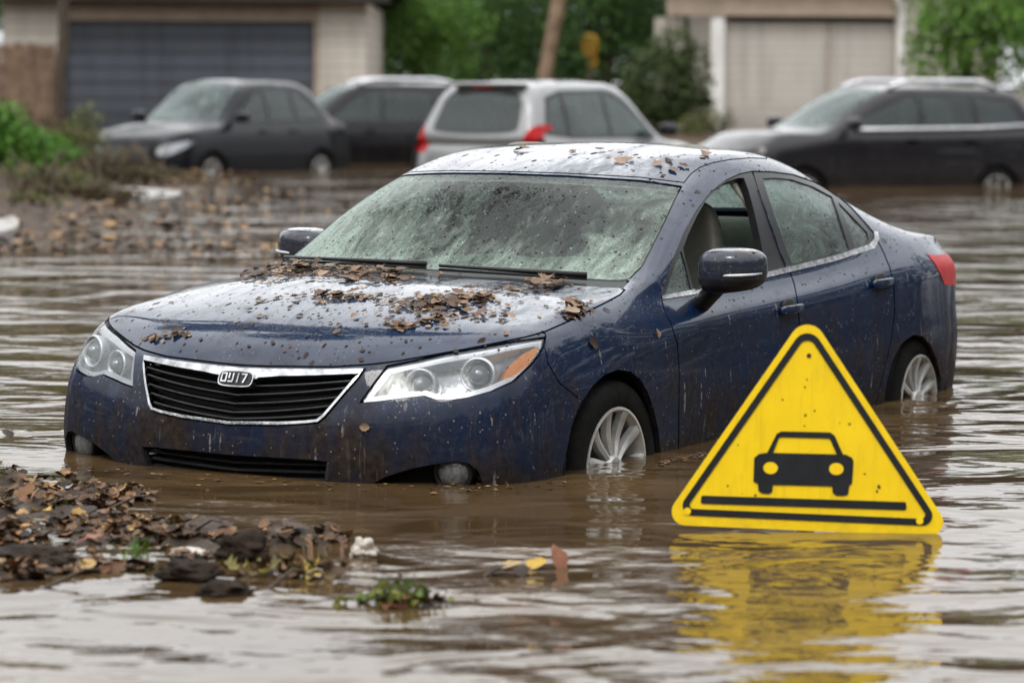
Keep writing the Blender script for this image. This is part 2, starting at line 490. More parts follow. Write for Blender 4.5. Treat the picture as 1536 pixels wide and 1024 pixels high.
# ------------------------------------------------------------------ the blue saloon: control cage (s = distance behind the nose)
def L(s, y, z): return (-s, y, z)
def belt_cols(plan, prof):
    """plan: (s, y) at the widest level with (normal angle); prof(i): list of (inset, z)"""
    n = len(plan); cols = []
    for i in range(n):
        a, b = plan[max(i-1,0)], plan[min(i+1,n-1)]
        t = Vector((b[0]-a[0], b[1]-a[1])).normalized(); nx, ny = t.y, -t.x     # inward
        if i == 0: nx, ny = 1, 0
        if i == n-1: nx, ny = -1, 0
        if ny > 0: nx, ny = -nx, -ny
        col = []
        for ins, z in prof(i):
            y = plan[i][1]+ny*ins
            if i in (0, n-1): y = 0.0
            col.append(L(plan[i][0]+nx*ins, y, z))
        cols.append(col)
    return cols
def sedan_shell():
    plan = [(-.045,0),(-.04,.22),(-.005,.45),(.06,.64),(.140,.825),(.28,.930),
            (.47,.955),(.70,.955),(.97,.952),(1.36,.935),(1.75,.925),(2.15,.925),(2.5,.925),(2.85,.928),(3.2,.935),(3.55,.948),(3.83,.942),(4.06,.915),(4.24,.865),
            (4.37,.775),(4.44,.64),(4.48,.48),(4.50,.32),(4.51,.16),(4.512,0)]
    fr = [(.10,.17),(.03,.30),(.0,.44),(.005,.555),(.03,.62),(.058,.69),(.095,.752)]
    def prof(i):
        bz = {5:.800,6:.832,7:.855,8:.878,9:.902,10:.915,11:.930,12:.942,13:.954,14:.968,15:.980,16:.982,17:.972,18:.955,19:.94}
        if i <= 2: return fr if i < 2 else [(.10,.17),(.03,.30),(.0,.44),(.006,.555),(.03,.62),(.062,.69),(.100,.757)]
        if i == 3: return [(.10,.17),(.035,.30),(.0,.44),(.006,.555),(.028,.63),(.068,.70),(.115,.768)]
        if i == 4: return [(.10,.17),(.035,.30),(.0,.43),(.006,.555),(.024,.64),(.062,.715),(.115,.783)]
        if i == 5: return [(.09,.17),(.03,.30),(.0,.43),(.006,.555),(.020,.65),(.050,.73),(.095,.802)]
        if i <= 8:
            k = bz[i]; return [(.06,.19),(.02,.30),(.0,.43),(.0,.56),(.012,.67),(.032,k-.085),(.068,k)]
        if i <= 18:
            k = bz[i]; sh = {9:.80,10:.815,11:.825,12:.835,13:.845,14:.86,15:.87,16:.875,17:.87,18:.86}[i]
            return [(.075,.19),(.028,.29),(.008,.42),(.0,.57),(.012,.70),(.022,sh),(.095,k)]
        k = .945+.02*(i-19)/5
        return [(.09,.22),(.03,.32),(.0,.44),(.0,.56),(.03,.70),(.055,.83),(.085,k)]
    belt = belt_cols(plan, prof)
    e = [c[-1] for c in belt]
    top = [[e[5], e[4], e[3], e[2], e[1], e[0]]]
    rows = [
     [(.42,.825,.858),(.36,.72,.866),(.245,.46,.858),(.20,.23,.858),(.19,0,.858)],
     [(.66,.835,.893),(.62,.73,.908),(.54,.48,.927),(.50,.24,.937),(.49,0,.939)],
     [(.96,.835,.924),(.94,.735,.948),(.88,.48,.978),(.85,.24,.988),(.84,0,.991)],
     [(1.36,.815,.948),(1.345,.74,.978),(1.24,.50,1.002),(1.19,.25,1.008),(1.17,0,1.01)],
     [(1.73,.785,1.035),(1.67,.695,1.148),(1.55,.47,1.188),(1.50,.235,1.203),(1.48,0,1.207)],
     [(2.12,.765,1.12),(2.06,.635,1.295),(1.96,.44,1.345),(1.90,.22,1.366),(1.88,0,1.372)],
     [(2.48,.758,1.15),(2.42,.620,1.358),(2.35,.44,1.405),(2.31,.22,1.422),(2.29,0,1.427)],
     [(2.83,.758,1.15),(2.80,.615,1.352),(2.75,.44,1.402),(2.72,.22,1.420),(2.70,0,1.425)],
     [(3.18,.758,1.125),(3.15,.610,1.295),(3.14,.43,1.355),(3.13,.22,1.378),(3.12,0,1.384)],
     [(3.53,.765,1.075),(3.50,.620,1.185),(3.52,.42,1.240),(3.55,.21,1.258),(3.56,0,1.264)],
     [(3.84,.785,1.025),(3.85,.670,1.060),(3.90,.45,1.075),(3.95,.22,1.080),(3.97,0,1.080)],
     [(4.07,.785,1.000),(4.10,.68,1.015),(4.14,.45,1.030),(4.17,.22,1.035),(4.18,0,1.036)],
     [(4.23,.755,.980),(4.25,.66,.995),(4.29,.45,1.008),(4.32,.22,1.012),(4.33,0,1.013)],
    ]
    for i, r in enumerate(rows): top.append([e[6+i]] + [L(*p) for p in r])
    top.append([e[19], e[20], e[21], e[22], e[23], e[24]])
    cr = []
    for i in range(0, 5): cr.append((e[i], e[i+1], .55))
    for i in range(9, 18): cr.append((belt[i][5], belt[i+1][5], .35))
    return Shell(belt, top, 3, cr)
# ------------------------------------------------------------------ materials
def paint(name, base, metal=.25, rough=.28, mud=1.0, streak=1.0, mudc=(.085,.062,.042), cior=1.5):
    t = NT(name); c = t.coord(); x, y, z = t.sep(c)[:3]
    nz = t.sep(t.node('ShaderNodeTexCoord').outputs['Normal'])[2]
    topm = t.mrange(nz, .35, .8)                                   # 1 on bonnet and roof
    side = t.math('SUBTRACT', 1.0, topm)
    # vertical dirt runs on the flanks
    v = t.comb(t.math('MULTIPLY', x, 1), t.math('MULTIPLY', y, 1), t.math('MULTIPLY', z, .09))
    runs = t.noise(v, 26, 5, .62, .4)
    big = t.noise(c, 3.2, 4, .6)
    low = t.mrange(t.math('ADD', z, t.math('MULTIPLY', t.math('SUBTRACT', t.noise(c, 2.2, 3), .5), .5)), .86, .45)
    runm = t.math('MULTIPLY', t.mrange(t.math('ADD', t.math('MULTIPLY', runs, .75), t.math('MULTIPLY', big, .35)), .50, .72), side)
    runm = t.math('MULTIPLY', runm, t.math('ADD', .18, t.math('MULTIPLY', low, .60)))
    film = t.math('MULTIPLY', t.mrange(t.noise(t.comb(x, y, t.math('MULTIPLY', z, .4)), 7, 6, .65), .28, .62), t.math('ADD', .04, t.math('MULTIPLY', low, 1.0)))
    # settled silt on upward faces, drawn out along the airflow
    v2 = t.comb(t.math('MULTIPLY', x, .45), y, z)
    silt = t.math('MULTIPLY', t.mrange(t.noise(v2, 11, 7, .7, .6), .50, .70), t.math('MULTIPLY', topm, .42))
    # specks: dark crumbs and pale splashes
    def specks(scale, size, keep, w=(1,1,1)):
        cc = t.comb(t.math('MULTIPLY', x, w[0]), t.math('MULTIPLY', y, w[1]), t.math('MULTIPLY', z, w[2]))
        vd = t.voro(cc, scale); rnd = t.sep(vd.outputs['Color'])[0]
        szr = t.math('MULTIPLY', t.sep(vd.outputs['Color'])[1], size)
        return t.math('MULTIPLY', t.math('LESS_THAN', vd.outputs['Distance'], szr), t.math('LESS_THAN', rnd, keep))
    patch = t.mrange(t.noise(c, 5, 3), .42, .6)
    dark = t.math('MAXIMUM', specks(55, .36, .34, (.6,1,1)), t.math('MULTIPLY', specks(24, .34, .30, (.5,1.1,.7)), topm))
    dark = t.math('MAXIMUM', dark, t.math('MULTIPLY', specks(105, .38, .30), patch))
    dark = t.math('MULTIPLY', dark, t.math('ADD', .45, t.math('MULTIPLY', topm, .65)))
    pale = t.math('MULTIPLY', specks(95, .32, .16, (1,1,.55)), t.math('MULTIPLY', patch, .75))
    drip = t.math('MULTIPLY', t.math('MULTIPLY', specks(20, .30, .25, (2.2,2.2,.22)), side), t.math('MULTIPLY', t.mrange(t.noise(c, 60, 2), .42, .55), .8))
    m = t.math('MAXIMUM', t.math('MULTIPLY', runm, streak), t.math('MAXIMUM', film, silt))
    tide = t.math('MULTIPLY', t.mrange(t.math('ADD', z, t.math('MULTIPLY', runs, .16)), .56, .47), .85)
    m = t.math('MINIMUM', t.math('MULTIPLY', t.math('MAXIMUM', m, tide), mud), .92)
    mudcol = t.ramp(t.noise(c, 40, 4), [(.3, tuple(k*.55 for k in mudc)), (.75, tuple(k*1.7 for k in mudc))])
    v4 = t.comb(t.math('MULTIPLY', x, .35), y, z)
    sky_sheen = t.math('MULTIPLY', t.mrange(t.math('ADD', t.math('MULTIPLY', t.noise(v4, 5, 5, .6, .7), .6), t.math('MULTIPLY', t.noise(v4, 34, 5, .7, .3), .4)), .43, .53), t.mrange(x, -.35, -.95, .05, .58))  # sky reflection on wet upward paint, put into the colour as pale streaks
    sky_sheen = t.math('MULTIPLY', t.math('MULTIPLY', sky_sheen, t.mrange(nz, .90, .975)), min(1, mud))
    col = t.mix(sky_sheen, base, (.52,.53,.55))
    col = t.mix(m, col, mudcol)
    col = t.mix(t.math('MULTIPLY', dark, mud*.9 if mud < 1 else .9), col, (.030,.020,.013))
    vs = t.comb(t.math('MULTIPLY', x, 1), t.math('MULTIPLY', y, 1), t.math('MULTIPLY', z, .06))
    scr = t.math('MULTIPLY', t.mrange(t.noise(vs, 70, 3, .6, .9), .60, .68), t.math('MULTIPLY', side, t.math('MULTIPLY', t.mrange(t.noise(c, 4.5, 3, .6), .46, .62), .30)))
    fleck = t.math('MULTIPLY', specks(110, .34, .09), t.math('MULTIPLY', side, .9))
    palem = t.math('MULTIPLY', t.math('MAXIMUM', t.math('MAXIMUM', pale, fleck), t.math('MAXIMUM', scr, drip)), min(1, mud))
    col = t.mix(palem, col, (.20,.18,.165))
    allm = t.math('MAXIMUM', m, t.math('MAXIMUM', dark, palem))
    rg = t.mrange(allm, 0, .8, rough, .78)
    beads = t.voro(c, 130); bh = t.mrange(beads.outputs['Distance'], .10, .32, 1, 0)
    bh = t.math('MULTIPLY', bh, t.math('LESS_THAN', t.sep(beads.outputs['Color'])[0], .35))
    h = t.math('ADD', t.math('MULTIPLY', bh, .5), t.math('MULTIPLY', allm, .6))
    nr = t.bump(h, .13*min(1, mud+.1), .004)
    nr2 = t.bump(t.noise(c, 2.3, 2), .05, .02, nr)
    met = t.math('MULTIPLY', t.math('SUBTRACT', 1.0, allm), metal)
    coat = t.math('MULTIPLY', t.math('SUBTRACT', 1.0, t.math('MULTIPLY', allm, .95)), t.math('SUBTRACT', 1.0, t.math('MULTIPLY', side, t.mrange(z, .95, .70, .25, .72))))
    return t.done(t.bsdf(col, rg, met, .06, coat, .03, nr2, Coat_Normal=nr2, Coat_IOR=cior))
def glass(name, tint=(.80,.90,.84), film=.25, filmc=(.50,.56,.50), streaky=1.0, clear_at=None, specks=1.0, scale=1.0, spec=1.0):
    t = NT(name); c = t.coord(); x, y, z = t.sep(c)[:3]
    fr = t.node('ShaderNodeFresnel'); fr.inputs['IOR'].default_value = 1.52
    v = t.comb(t.math('MULTIPLY', x, .5), y, t.math('MULTIPLY', z, .5))
    # water runs wobbling the reflection
    wob = t.noise(v, 22*scale, 5, .65, .8)
    beads = t.voro(c, 95*scale); bh = t.mrange(beads.outputs['Distance'], .08, .35, 1, 0)
    nr = t.bump(t.math('ADD', t.math('MULTIPLY', wob, 1.0), t.math('MULTIPLY', bh, .22)), .38*streaky, .012)
    tr = t.node('ShaderNodeBsdfTransparent'); tr.inputs[0].default_value = (*tint, 1)
    gl = t.node('ShaderNodeBsdfGlossy'); gl.inputs['Roughness'].default_value = .03; t.set(gl.inputs['Normal'], nr); gl.inputs[0].default_value = (.92,.96,.94,1)
    fr2 = t.math('MINIMUM', t.math('MULTIPLY', fr.outputs[0], spec), .95)
    sh = t.mixs(fr2, tr.outputs[0], gl.outputs[0])
    di = t.node('ShaderNodeBsdfDiffuse'); t.set(di.inputs[0], t.mix(t.noise(c, 30*scale, 5), tuple(k*.75 for k in filmc), filmc))
    tl = t.node('ShaderNodeBsdfTranslucent'); tl.inputs[0].default_value = (*filmc, 1)
    fsh = t.mixs(.45, di.outputs[0], tl.outputs[0])
    v3 = t.comb(t.math('MULTIPLY', x, .22), y, t.math('MULTIPLY', z, .22))
    fm = t.mrange(t.math('ADD', t.math('MULTIPLY', t.noise(v, 6*scale, 5, .65, .8), .0), t.math('ADD', t.math('MULTIPLY', t.noise(v, 2.6*scale, 5, .6, .8), .62), t.math('MULTIPLY', t.noise(v3, 34*scale, 5, .7, .5), .38))), .42, .58, film*.10, film*1.9)
    fm = t.math('MULTIPLY', fm, t.mrange(t.noise(c, 150*scale, 2, .6), .38, .60, .60, 1.10))
    if clear_at:
        (cx, cy, cz), (rx, ry, rz) = clear_at
        dx = t.math('DIVIDE', t.math('SUBTRACT', x, cx), rx); dy = t.math('DIVIDE', t.math('SUBTRACT', y, cy), ry); dz = t.math('DIVIDE', t.math('SUBTRACT', z, cz), rz)
        d = t.math('SQRT', t.math('ADD', t.math('MULTIPLY', dx, dx), t.math('ADD', t.math('MULTIPLY', dy, dy), t.math('MULTIPLY', dz, dz))))
        d = t.math('ADD', d, t.math('MULTIPLY', t.math('SUBTRACT', t.noise(v, 9, 6, .7, .8), .5), 2.6))
        fm = t.math('MULTIPLY', fm, t.mrange(d, .55, 1.35, .03, 1.0))
    sh = t.mixs(t.math('MINIMUM', fm, .95), sh, fsh)
    if specks:
        vd = t.voro(c, 48*scale); sp = t.math('MULTIPLY', t.math('LESS_THAN', vd.outputs['Distance'], t.math('MULTIPLY', t.sep(vd.outputs['Color'])[1], .32)), t.math('LESS_THAN', t.sep(vd.outputs['Color'])[0], .62*specks))
        vd2 = t.voro(c, 70*scale); sp2 = t.math('MULTIPLY', t.math('LESS_THAN', vd2.outputs['Distance'], t.math('MULTIPLY', t.sep(vd2.outputs['Color'])[1], .20)), t.math('LESS_THAN', t.sep(vd2.outputs['Color'])[0], .26*specks))
        mudd = t.node('ShaderNodeBsdfDiffuse'); mudd.inputs[0].default_value = (.035,.024,.016,1)
        pal = t.node('ShaderNodeBsdfDiffuse'); pal.inputs[0].default_value = (.6,.62,.6,1)
        sh = t.mixs(t.math('MULTIPLY', sp, .9), sh, mudd.outputs[0]); sh = t.mixs(t.math('MULTIPLY', sp2, .7), sh, pal.outputs[0])
    return t.done(sh)
M = {}
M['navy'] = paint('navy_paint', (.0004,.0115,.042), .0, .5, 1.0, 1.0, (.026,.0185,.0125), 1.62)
M['black_trim'] = simple('black_trim', (.012,.012,.013), .38, 0, .3, 30, .1)
M['gap'] = simple('joint_black', (.004,.004,.004), .9)  # even near-black colour for panel joints
M['liner'] = simple('cabin_liner', (.16,.155,.14), .85, 0, .1, 20)
M['dark_liner'] = simple('dark_liner', (.012,.012,.012), .9)
M['chrome'] = simple('muddy_chrome', (.40,.40,.41), .18, 1.0, .45, 22, .12)
M['rubber'] = simple('tyre_rubber', (.008,.0075,.007), .8, 0, .4, 12, .4, spec=.1)
M['alloy'] = simple('alloy_silver', (.50,.49,.47), .35, .45, .30, 12, .05)
M['grille'] = simple('grille_slat', (.022,.022,.023), .3, 0, .4, 25, .2)
M['seat'] = simple('grey_leather', (.17,.16,.135), .55, 0, .15, 20, .15)
M['dash'] = simple('dash_plastic', (.10,.105,.095), .7, 0, .2, 15, .1)
M['dark'] = simple('dark_plastic', (.02,.02,.02), .5, 0, .2, 15)
M['wind'] = glass('windscreen_glass', (.66,.77,.70), (.42), (.62,.76,.66), 1.0, ((-1.62,.12,1.23),(.56,.52,.30)), 1.0, 1.0, .75)
M['sidegl'] = glass('side_glass', (.55,.70,.64), .36, (.36,.46,.42), 1.2, None, .5)
M['clear'] = glass('lamp_lens', (.95,.96,.97), .05, (.6,.6,.6), .25, None, .35, 1.6, 1.1)
M['lamp_silver'] = simple('lamp_reflector', (.56,.57,.60), .40, .6, .12, 18, .05)
M['lamp_grey'] = simple('lamp_bezel', (.13,.135,.15), .3, .5, .45, 22)
M['amber'] = simple('amber_reflector', (1.0,.27,.008), .35, 0, .12, 60, .4)
M['red_lamp'] = simple('red_lamp', (.40,.006,.008), .35, 0, .2, 14, spec=.15)
M['bulb'] = simple('projector_glass', (.16,.17,.19), .05, .4, .2, 30, coat=1.0)
M['fog'] = simple('fog_glass', (.16,.165,.17), .18, .5, .5, 60, .5, coat=1.0)
# ------------------------------------------------------------------ the blue saloon
def spin(y, axle_x, z):      # wheel frame: local z -> car +y (left)
    return Matrix.Translation((axle_x, y, z)) @ Matrix.Rotation(R(-90), 4, 'X')
def make_wheel(parent, x, y, z, Rt, Rr, w, sgn, spokes=11, mats=None, a0=0.0, detail=True):
    """tyre with tread blocks, rim with spokes; outer face at y"""
    t_m, a_m, d_m = mats or (M['rubber'], M['alloy'], M['dark'])
    wroot = empty('wheel'); wroot.parent = parent
    Mx = spin(y, x, z) if sgn > 0 else spin(y, x, z) @ Matrix.Rotation(math.pi, 4, 'X')
    bm = bmesh.new(); h = -w
    pr = [(Rr*1.0,-.012),(Rr*1.03,.0),(Rr*1.10,.006),(Rr*1.22,.008),(Rt*.93,.002),(Rt*.975,-.010),(Rt*.995,-.025),(Rt,-.04),(Rt,-.048),(Rt*.982,-.049),(Rt*.982,-.057),(Rt*1.0,-.058),(Rt*1.003,-w*.5+.006),(Rt*.98,-w*.5+.005),(Rt*.98,-w*.5-.005),(Rt*1.003,-w*.5-.006),(Rt,-w+.04),(Rt*.96,-w+.01),(Rr,-w)]
    n = 72 if detail else 32
    rings = add_lathe(bm, pr, n, Mx)
    if detail:                                     # tread blocks on the shoulder
        for k in range(0, n, 2):
            for ring, dr in ((rings[6], .985), (rings[7], .985)):
                v = ring[k]; c = Mx.translation; d = v.co - c; d.y = 0
                v.co -= d*(1-dr)
    obj('tyre', bm, t_m, wroot, angle=50)
    bm = bmesh.new()
    add_lathe(bm, [(Rr*1.035,-.004),(Rr*1.03,.004),(Rr*.985,.005),(Rr*.955,-.004),(Rr*.93,-.03),(Rr*.90,-w*.6),(Rr*.90,-w)], 64 if detail else 28, Mx)
    add_lathe(bm, [(0,.0),(Rr*.20,-.001),(Rr*.24,-.010),(Rr*.26,-.03)], 28, Mx)
    for k in range(spokes):
        a = a0+2*math.pi*k/spokes
        pts = []
        for i in range(7):
            u = i/6; r = Rr*(.20+.77*u); aa = a+.16*u*sgn
            wd = Rr*(.13+.085*u); hh = -.012+.012*u-.028*math.sin(u*math.pi)*.5
            pts.append((r, aa, wd, hh))
        prev = None
        for r, aa, wd, hh in pts:
            ca, sa = math.cos(aa), math.sin(aa)
            q = []
            for oy, oz in ((-wd*.5,-.022),(-wd*.42,0),(0,.006),(wd*.42,0),(wd*.5,-.022)):
                q.append(bm.verts.new(Mx @ Vector((ca*r-sa*oy, sa*r+ca*oy, hh+oz))))
            if prev:
                for i in range(4): bm.faces.new((prev[i], prev[i+1], q[i+1], q[i]))
            prev = q
    bmesh.ops.recalc_face_normals(bm, faces=bm.faces)
    obj('rim', bm, a_m, wroot, angle=40)
    bm = bmesh.new(); add_lathe(bm, [(0,-.075),(Rr*.62,-.075),(Rr*.64,-.09)], 32, Mx); add_lathe(bm, [(Rr*.6,-.12),(Rr*.9,-.12)], 32, Mx)
    obj('brake_disc', bm, d_m, wroot)
    return wroot
def arch_liner(parent, x, z, r, y0, y1, mat=None):
    Mx = spin(y0, x, z)
    for m in (Mx, Matrix.Scale(-1, 4, (0,1,0)) @ Mx):
        bm = bmesh.new(); add_lathe(bm, [(r,0),(r*1.0,-(y0-y1)),(0,-(y0-y1))], 40, m); obj('arch_liner', bm, mat or M['dark_liner'], parent)
def make_seat(parent, x, y, z, mat, dark):
    """seat base at (x, y, z): cushion, backrest with bolsters, headrest on two posts"""
    st = empty('seat'); st.parent = parent
    bm = bmesh.new()
    superell(bm, (x+.05, y, z+.06), (.27,.25,.09), .45, .45, 28, 12, warp=lambda p: Vector((p.x, p.y, p.z+.25*abs(p.y)**2)))
    obj('cushion', bm, mat, st)
    bm = bmesh.new(); T = Matrix.Translation((x-.20, y, z+.10)) @ Matrix.Rotation(R(-17), 4, 'Y')
    superell(bm, (0,0,.29), (.075,.245,.32), .5, .45, 32, 18, M=T, warp=lambda p: Vector((p.x+.9*p.y*p.y, p.y*(1-.28*max(0,p.z/.32)), p.z)))
    obj('backrest', bm, mat, st)
    bm = bmesh.new(); superell(bm, (.015,0,.725), (.055,.135,.105), .55, .5, 28, 14, M=T)
    obj('headrest', bm, mat, st)
    bm = bmesh.new()
    for s in (-1, 1): add_tube(bm, [T @ Vector((0,s*.055,.55)), T @ Vector((0,s*.055,.68))], .007, 8)
    obj('headrest_post', bm, M['chrome'], st)
def sweep_bar(bm, pts, nrm, w, h):
    """flat bar along pts; w along nrm (depth), h across"""
    prev = None
    for i, p in enumerate(pts):
        t = (pts[min(i+1,len(pts)-1)]-pts[max(i-1,0)]).normalized(); n = nrm[i]; b = t.cross(n).normalized()
        q = [bm.verts.new(p + n*w*a + b*h*c) for a, c in ((-.5,-.5),(-.5,.5),(.15,.5),(.5,.15),(.5,-.2),(.15,-.5))]
        if prev:
            for k in range(6): bm.faces.new((prev[k], prev[(k+1)%6], q[(k+1)%6], q[k]))
        else: bm.faces.new(q[::-1])
        prev = q
    bm.faces.new(prev)

def build_sedan():
    car = empty('saloon_car'); car.matrix_world = CAR_M
    tag(car, 'muddy dark blue saloon with brown leaves on its bonnet, sunk to its wheel hubs', 'car')
    S = sedan_shell(); V = CamView(CAR_M)
    def A(name, poly, gap=0.0, rnd=0, view=V, filt=None): S.add(name, view, round_poly(poly, rnd) if rnd else poly, gap, filt=filt)
    front = lambda C: C[:,0] > -1.2
    HL = [(541,603),(560,576),(581,549),(625,540),(669,530),(720,521),(771,512),(818,506),(816,519),(808,533),(797,547),(771,571),(737,586),(703,595),(672,599),(652,598),(635,592),(602,596),(565,601)]
    A('headlight', HL, 1.6, filt=front)
    gin = [(60,561),(300,563),(345,581),(362,580),(376,574),(390,567),(420,565),(470,564),(541,561),(533,567),(518,584),(501,604),(485,622.5),(476,629.5),(457,631.5),(420,633),(340,632),(60,630)]
    gout = [(60,548),(300,549),(345,551),(400,553),(470,554),(548,553),(538,568),(522,586),(505,606),(488,626),(478,634),(458,636),(420,638),(340,637),(60,635)]
    A('grille', gin, filt=front); A('grille_frame', gout, 1.0, filt=front)
    A('intake', [(60,673),(200,675),(300,679),(400,685),(476,690),(491,692),(487,712),(480,770),(60,770)], filt=front)
    A('fog_recess', [(556,726),(580,714),(615,703),(650,696),(684,691),(704,695),(718,707),(724,722),(726,775),(556,775)], filt=front)
    A('arch', [(846,760),(848,700),(852,665),(860,634),(873,602),(890,577),(908,561),(928,554),(946,557),(960,568),(972,588),(981,614),(988,646),(992,690),(992,760)])
    A('arch', [(1318,660),(1325,612),(1331,570),(1340,538),(1353,514),(1370,502),(1384,504),(1396,517),(1405,538),(1411,566),(1414,600),(1414,660)])
    A('cowl', [(200,386),(428,396),(560,409),(700,418),(800,424),(905,431),(935,432),(945,421),(935,418),(921,419),(860,415),(760,409),(620,401),(500,392),(200,372)], 0, filt=lambda C: C[:,0] < -.9)
    ws = [(200,384),(500,397),(620,405),(760,413),(860,419),(921,423),(945,417),(964,398),(980,366),(996,334),(1010,304),(1022,280),(990,275),(960,271),(850,264),(720,259),(612,258),(300,256)]
    A('windshield', ws, 1.2, filt=lambda C: (C[:,0] < -.9) & (C[:,0] > -2.4))
    hood = [(60,538),(300,545),(400,549),(500,550),(560,546),(600,541),(700,523),(790,505),(818,497),(850,483),(880,468),(912,452),(930,442),(937,435),(930,431),(800,423),(700,417),(560,409),(400,396),(60,340)]
    A('hood', hood, 1.3, filt=lambda C: (C[:,0] > -1.5) & (C[:,2] > .74))
    tri = [(999,442),(1006,418),(1017,388),(1023,376),(1029,395),(1034,418),(1038,435)]
    hole = [(1042,436),(1037,414),(1031,392),(1026,372),(1034,350),(1046,324),(1060,300),(1075,283),(1092,271),(1108,266),(1117,266),(1124,285),(1133,318),(1141,355),(1148,390),(1151,408)]
    A('quarter_light', tri); A('open_window', hole)
    A('rear_glass', [(1145,267),(1165,266),(1188,268),(1221,279),(1249,294),(1258,318),(1267,346),(1275,374),(1240,383),(1190,396),(1180,372),(1168,338),(1156,302)])
    A('rear_quarter', [(1258,302),(1275,319),(1291,336),(1302,348),(1304,358),(1298,366),(1284,371),(1277,350),(1268,326)])
    A('belt_trim', [(993,443),(1045,433),(1100,420),(1150,408),(1200,396),(1250,384),(1303,367),(1311,358),(1310,348),(1316,348),(1318,359),(1311,373),(1252,392),(1202,404),(1152,416),(1102,428),(1046,441),(992,450)])
    fdo = [(992,447),(1000,418),(1012,384),(1026,350),(1045,316),(1067,288),(1090,270),(1110,261),(1129,257)]
    fdf = fdo + [(1140,290),(1155,334),(1170,376),(1181,403),(1150,412),(1045,437)]
    A('door_frame_front', fdf)
    rdo = [(1131,257),(1160,258),(1190,262),(1222,273),(1250,288),(1277,311),(1297,333),(1313,352),(1317,362)]
    A('door_frame_rear', rdo + [(1308,372),(1250,389),(1200,401),(1183,404),(1171,376),(1156,334),(1141,292)])
    A('front_door', fdo + [(1146,303),(1165,356),(1183,402),(1191,425),(1197,455),(1200,500),(1199,560),(1196,620),(1192,720),(1016,760),(1018,660),(1019,560),(1016,515),(1006,484),(996,464)], .9)
    A('rear_door', rdo + [(1325,378),(1335,402),(1341,430),(1342,470),(1337,510),(1328,548),(1320,580),(1312,612),(1308,700),(1192,720),(1196,620),(1199,560),(1200,500),(1197,455),(1191,425),(1183,402),(1165,356),(1146,303)], .9)
    A('tail_lamp', [(1391,382),(1402,383),(1440,380),(1440,428),(1416,427),(1410,412),(1402,396)])
    A('front_bumper', [(818,500),(817,520),(822,545),(840,575),(872,600),(858,640),(846,700),(842,790),(-100,790),(-100,300)], .9, filt=lambda C: C[:,2] < .86)
    A('roof', [(300,258),(612,257),(720,256),(850,260),(960,266),(1026,274),(1036,261),(1050,251),(1070,244),(1095,239.5),(1125,237),(1150,238),(1150,100),(300,100)], .8, filt=lambda C: C[:,2] > 1.2)
    A('rear_window', [(-3.24,-.1),(-3.24,.50),(-3.50,.56),(-3.80,.60),(-3.86,.45),(-3.90,.2),(-3.91,-.1)], 0, 0, TOP)
    S.cut(V, [(788,528),(812,516),(808,530),(796,546),(772,563),(757,566),(765,547)]); S.cut(V, poly_offset(HL, -9))
    S.split()
    P = M['navy']
    body = S.piece('body', 'body', P, car, thick=.02)[0]
    hood_o = S.piece('hood', 'bonnet', P, car, thick=.015)[0]
    S.piece('roof', 'roof_panel', P, car, thick=.012)
    bump = S.piece('front_bumper', 'front_bumper', P, car, thick=.02)[0]
    S.piece('cowl', 'cowl', M['black_trim'], car, off=-.006)
    S.piece('windshield', 'windshield', M['wind'], car, off=-.003)
    S.piece('rear_window', 'rear_window', M['sidegl'], car, off=-.004)
    # dark skin behind all joints, lamps and grilles
    upper = lambda c: c.z > .99 and -3.95 < c.x < -1.3
    S.piece('', 'inner_skin', M['dark_liner'], car, off=-.026, names=['body','gap','hood','front_bumper','front_door','rear_door','belt_trim','cowl','tail_lamp'], keep=lambda c: not upper(c))
    S.piece('', 'cabin_lining', M['liner'], car, off=-.030, names=['body','gap','roof','front_door','rear_door'], keep=upper)
    S.piece('', 'lamp_backing', M['dark_liner'], car, off=-.085, names=['headlight','intake','fog_recess'])
    S.piece('', 'grille_backing', M['dark_liner'], car, off=-.060, names=['grille','grille_frame'])
    doors = {}
    for dn, fr, gl in (('front_door','door_frame_front','open_window'), ('rear_door','door_frame_rear','rear_glass')):
        ds = S.piece(dn, dn, P, car, 'pair', thick=.02)
        doors[dn] = ds
        for side, d in zip(('left','right'), ds):
            S.piece(fr, 'window_frame', M['black_trim'], d, side, off=-.004, thick=.03)
            if dn == 'front_door':
                S.piece('quarter_light', 'quarter_light', M['sidegl'], d, side, off=-.010)
                if side == 'right': S.piece(gl, 'window', M['sidegl'], d, side, off=-.012)
            else:
                S.piece(gl, 'window', M['sidegl'], d, side, off=-.010)
                S.piece('rear_quarter', 'quarter_light', M['sidegl'], d, side, off=-.010)
    doors['front_door'][0]['label'] = 'front door with its window wound down'
    for side in ('left','right'): S.piece('belt_trim', 'belt_trim', M['chrome'], car, side, off=.004, thick=.012)
    S.piece('tail_lamp', 'tail_lamp', M['red_lamp'], car, 'pair', off=.003, thick=.02)
    # grille: chrome surround, slats, badge
    gf = S.piece('grille_frame', 'grille', M['chrome'], car, off=.008, thick=.03)[0]
    bm = bmesh.new()
    for x1, y1, yc in ((533,569,578),(521,580,591),(509,594,604),(497,607,617),(484,620,627)):
        pts, ns = [], []
        for k in range(11):
            u = k/10; px = 346+(x1-346)*u; py = yc+(y1-yc)*u**2
            p, n = S.hit(CAR_M, px, py)
            if p: pts.append(p-n*.020); ns.append(n)
        pts[0].y = 0
        pts = [Vector((p.x,-p.y,p.z)) for p in pts[:0:-1]]+pts; ns = [Vector((n.x,-n.y,n.z)) for n in ns[:0:-1]]+ns
        sweep_bar(bm, pts, ns, .030, .011)
    bmesh.ops.recalc_face_normals(bm, faces=bm.faces)
    obj('slats', bm, M['grille'], gf, angle=35)
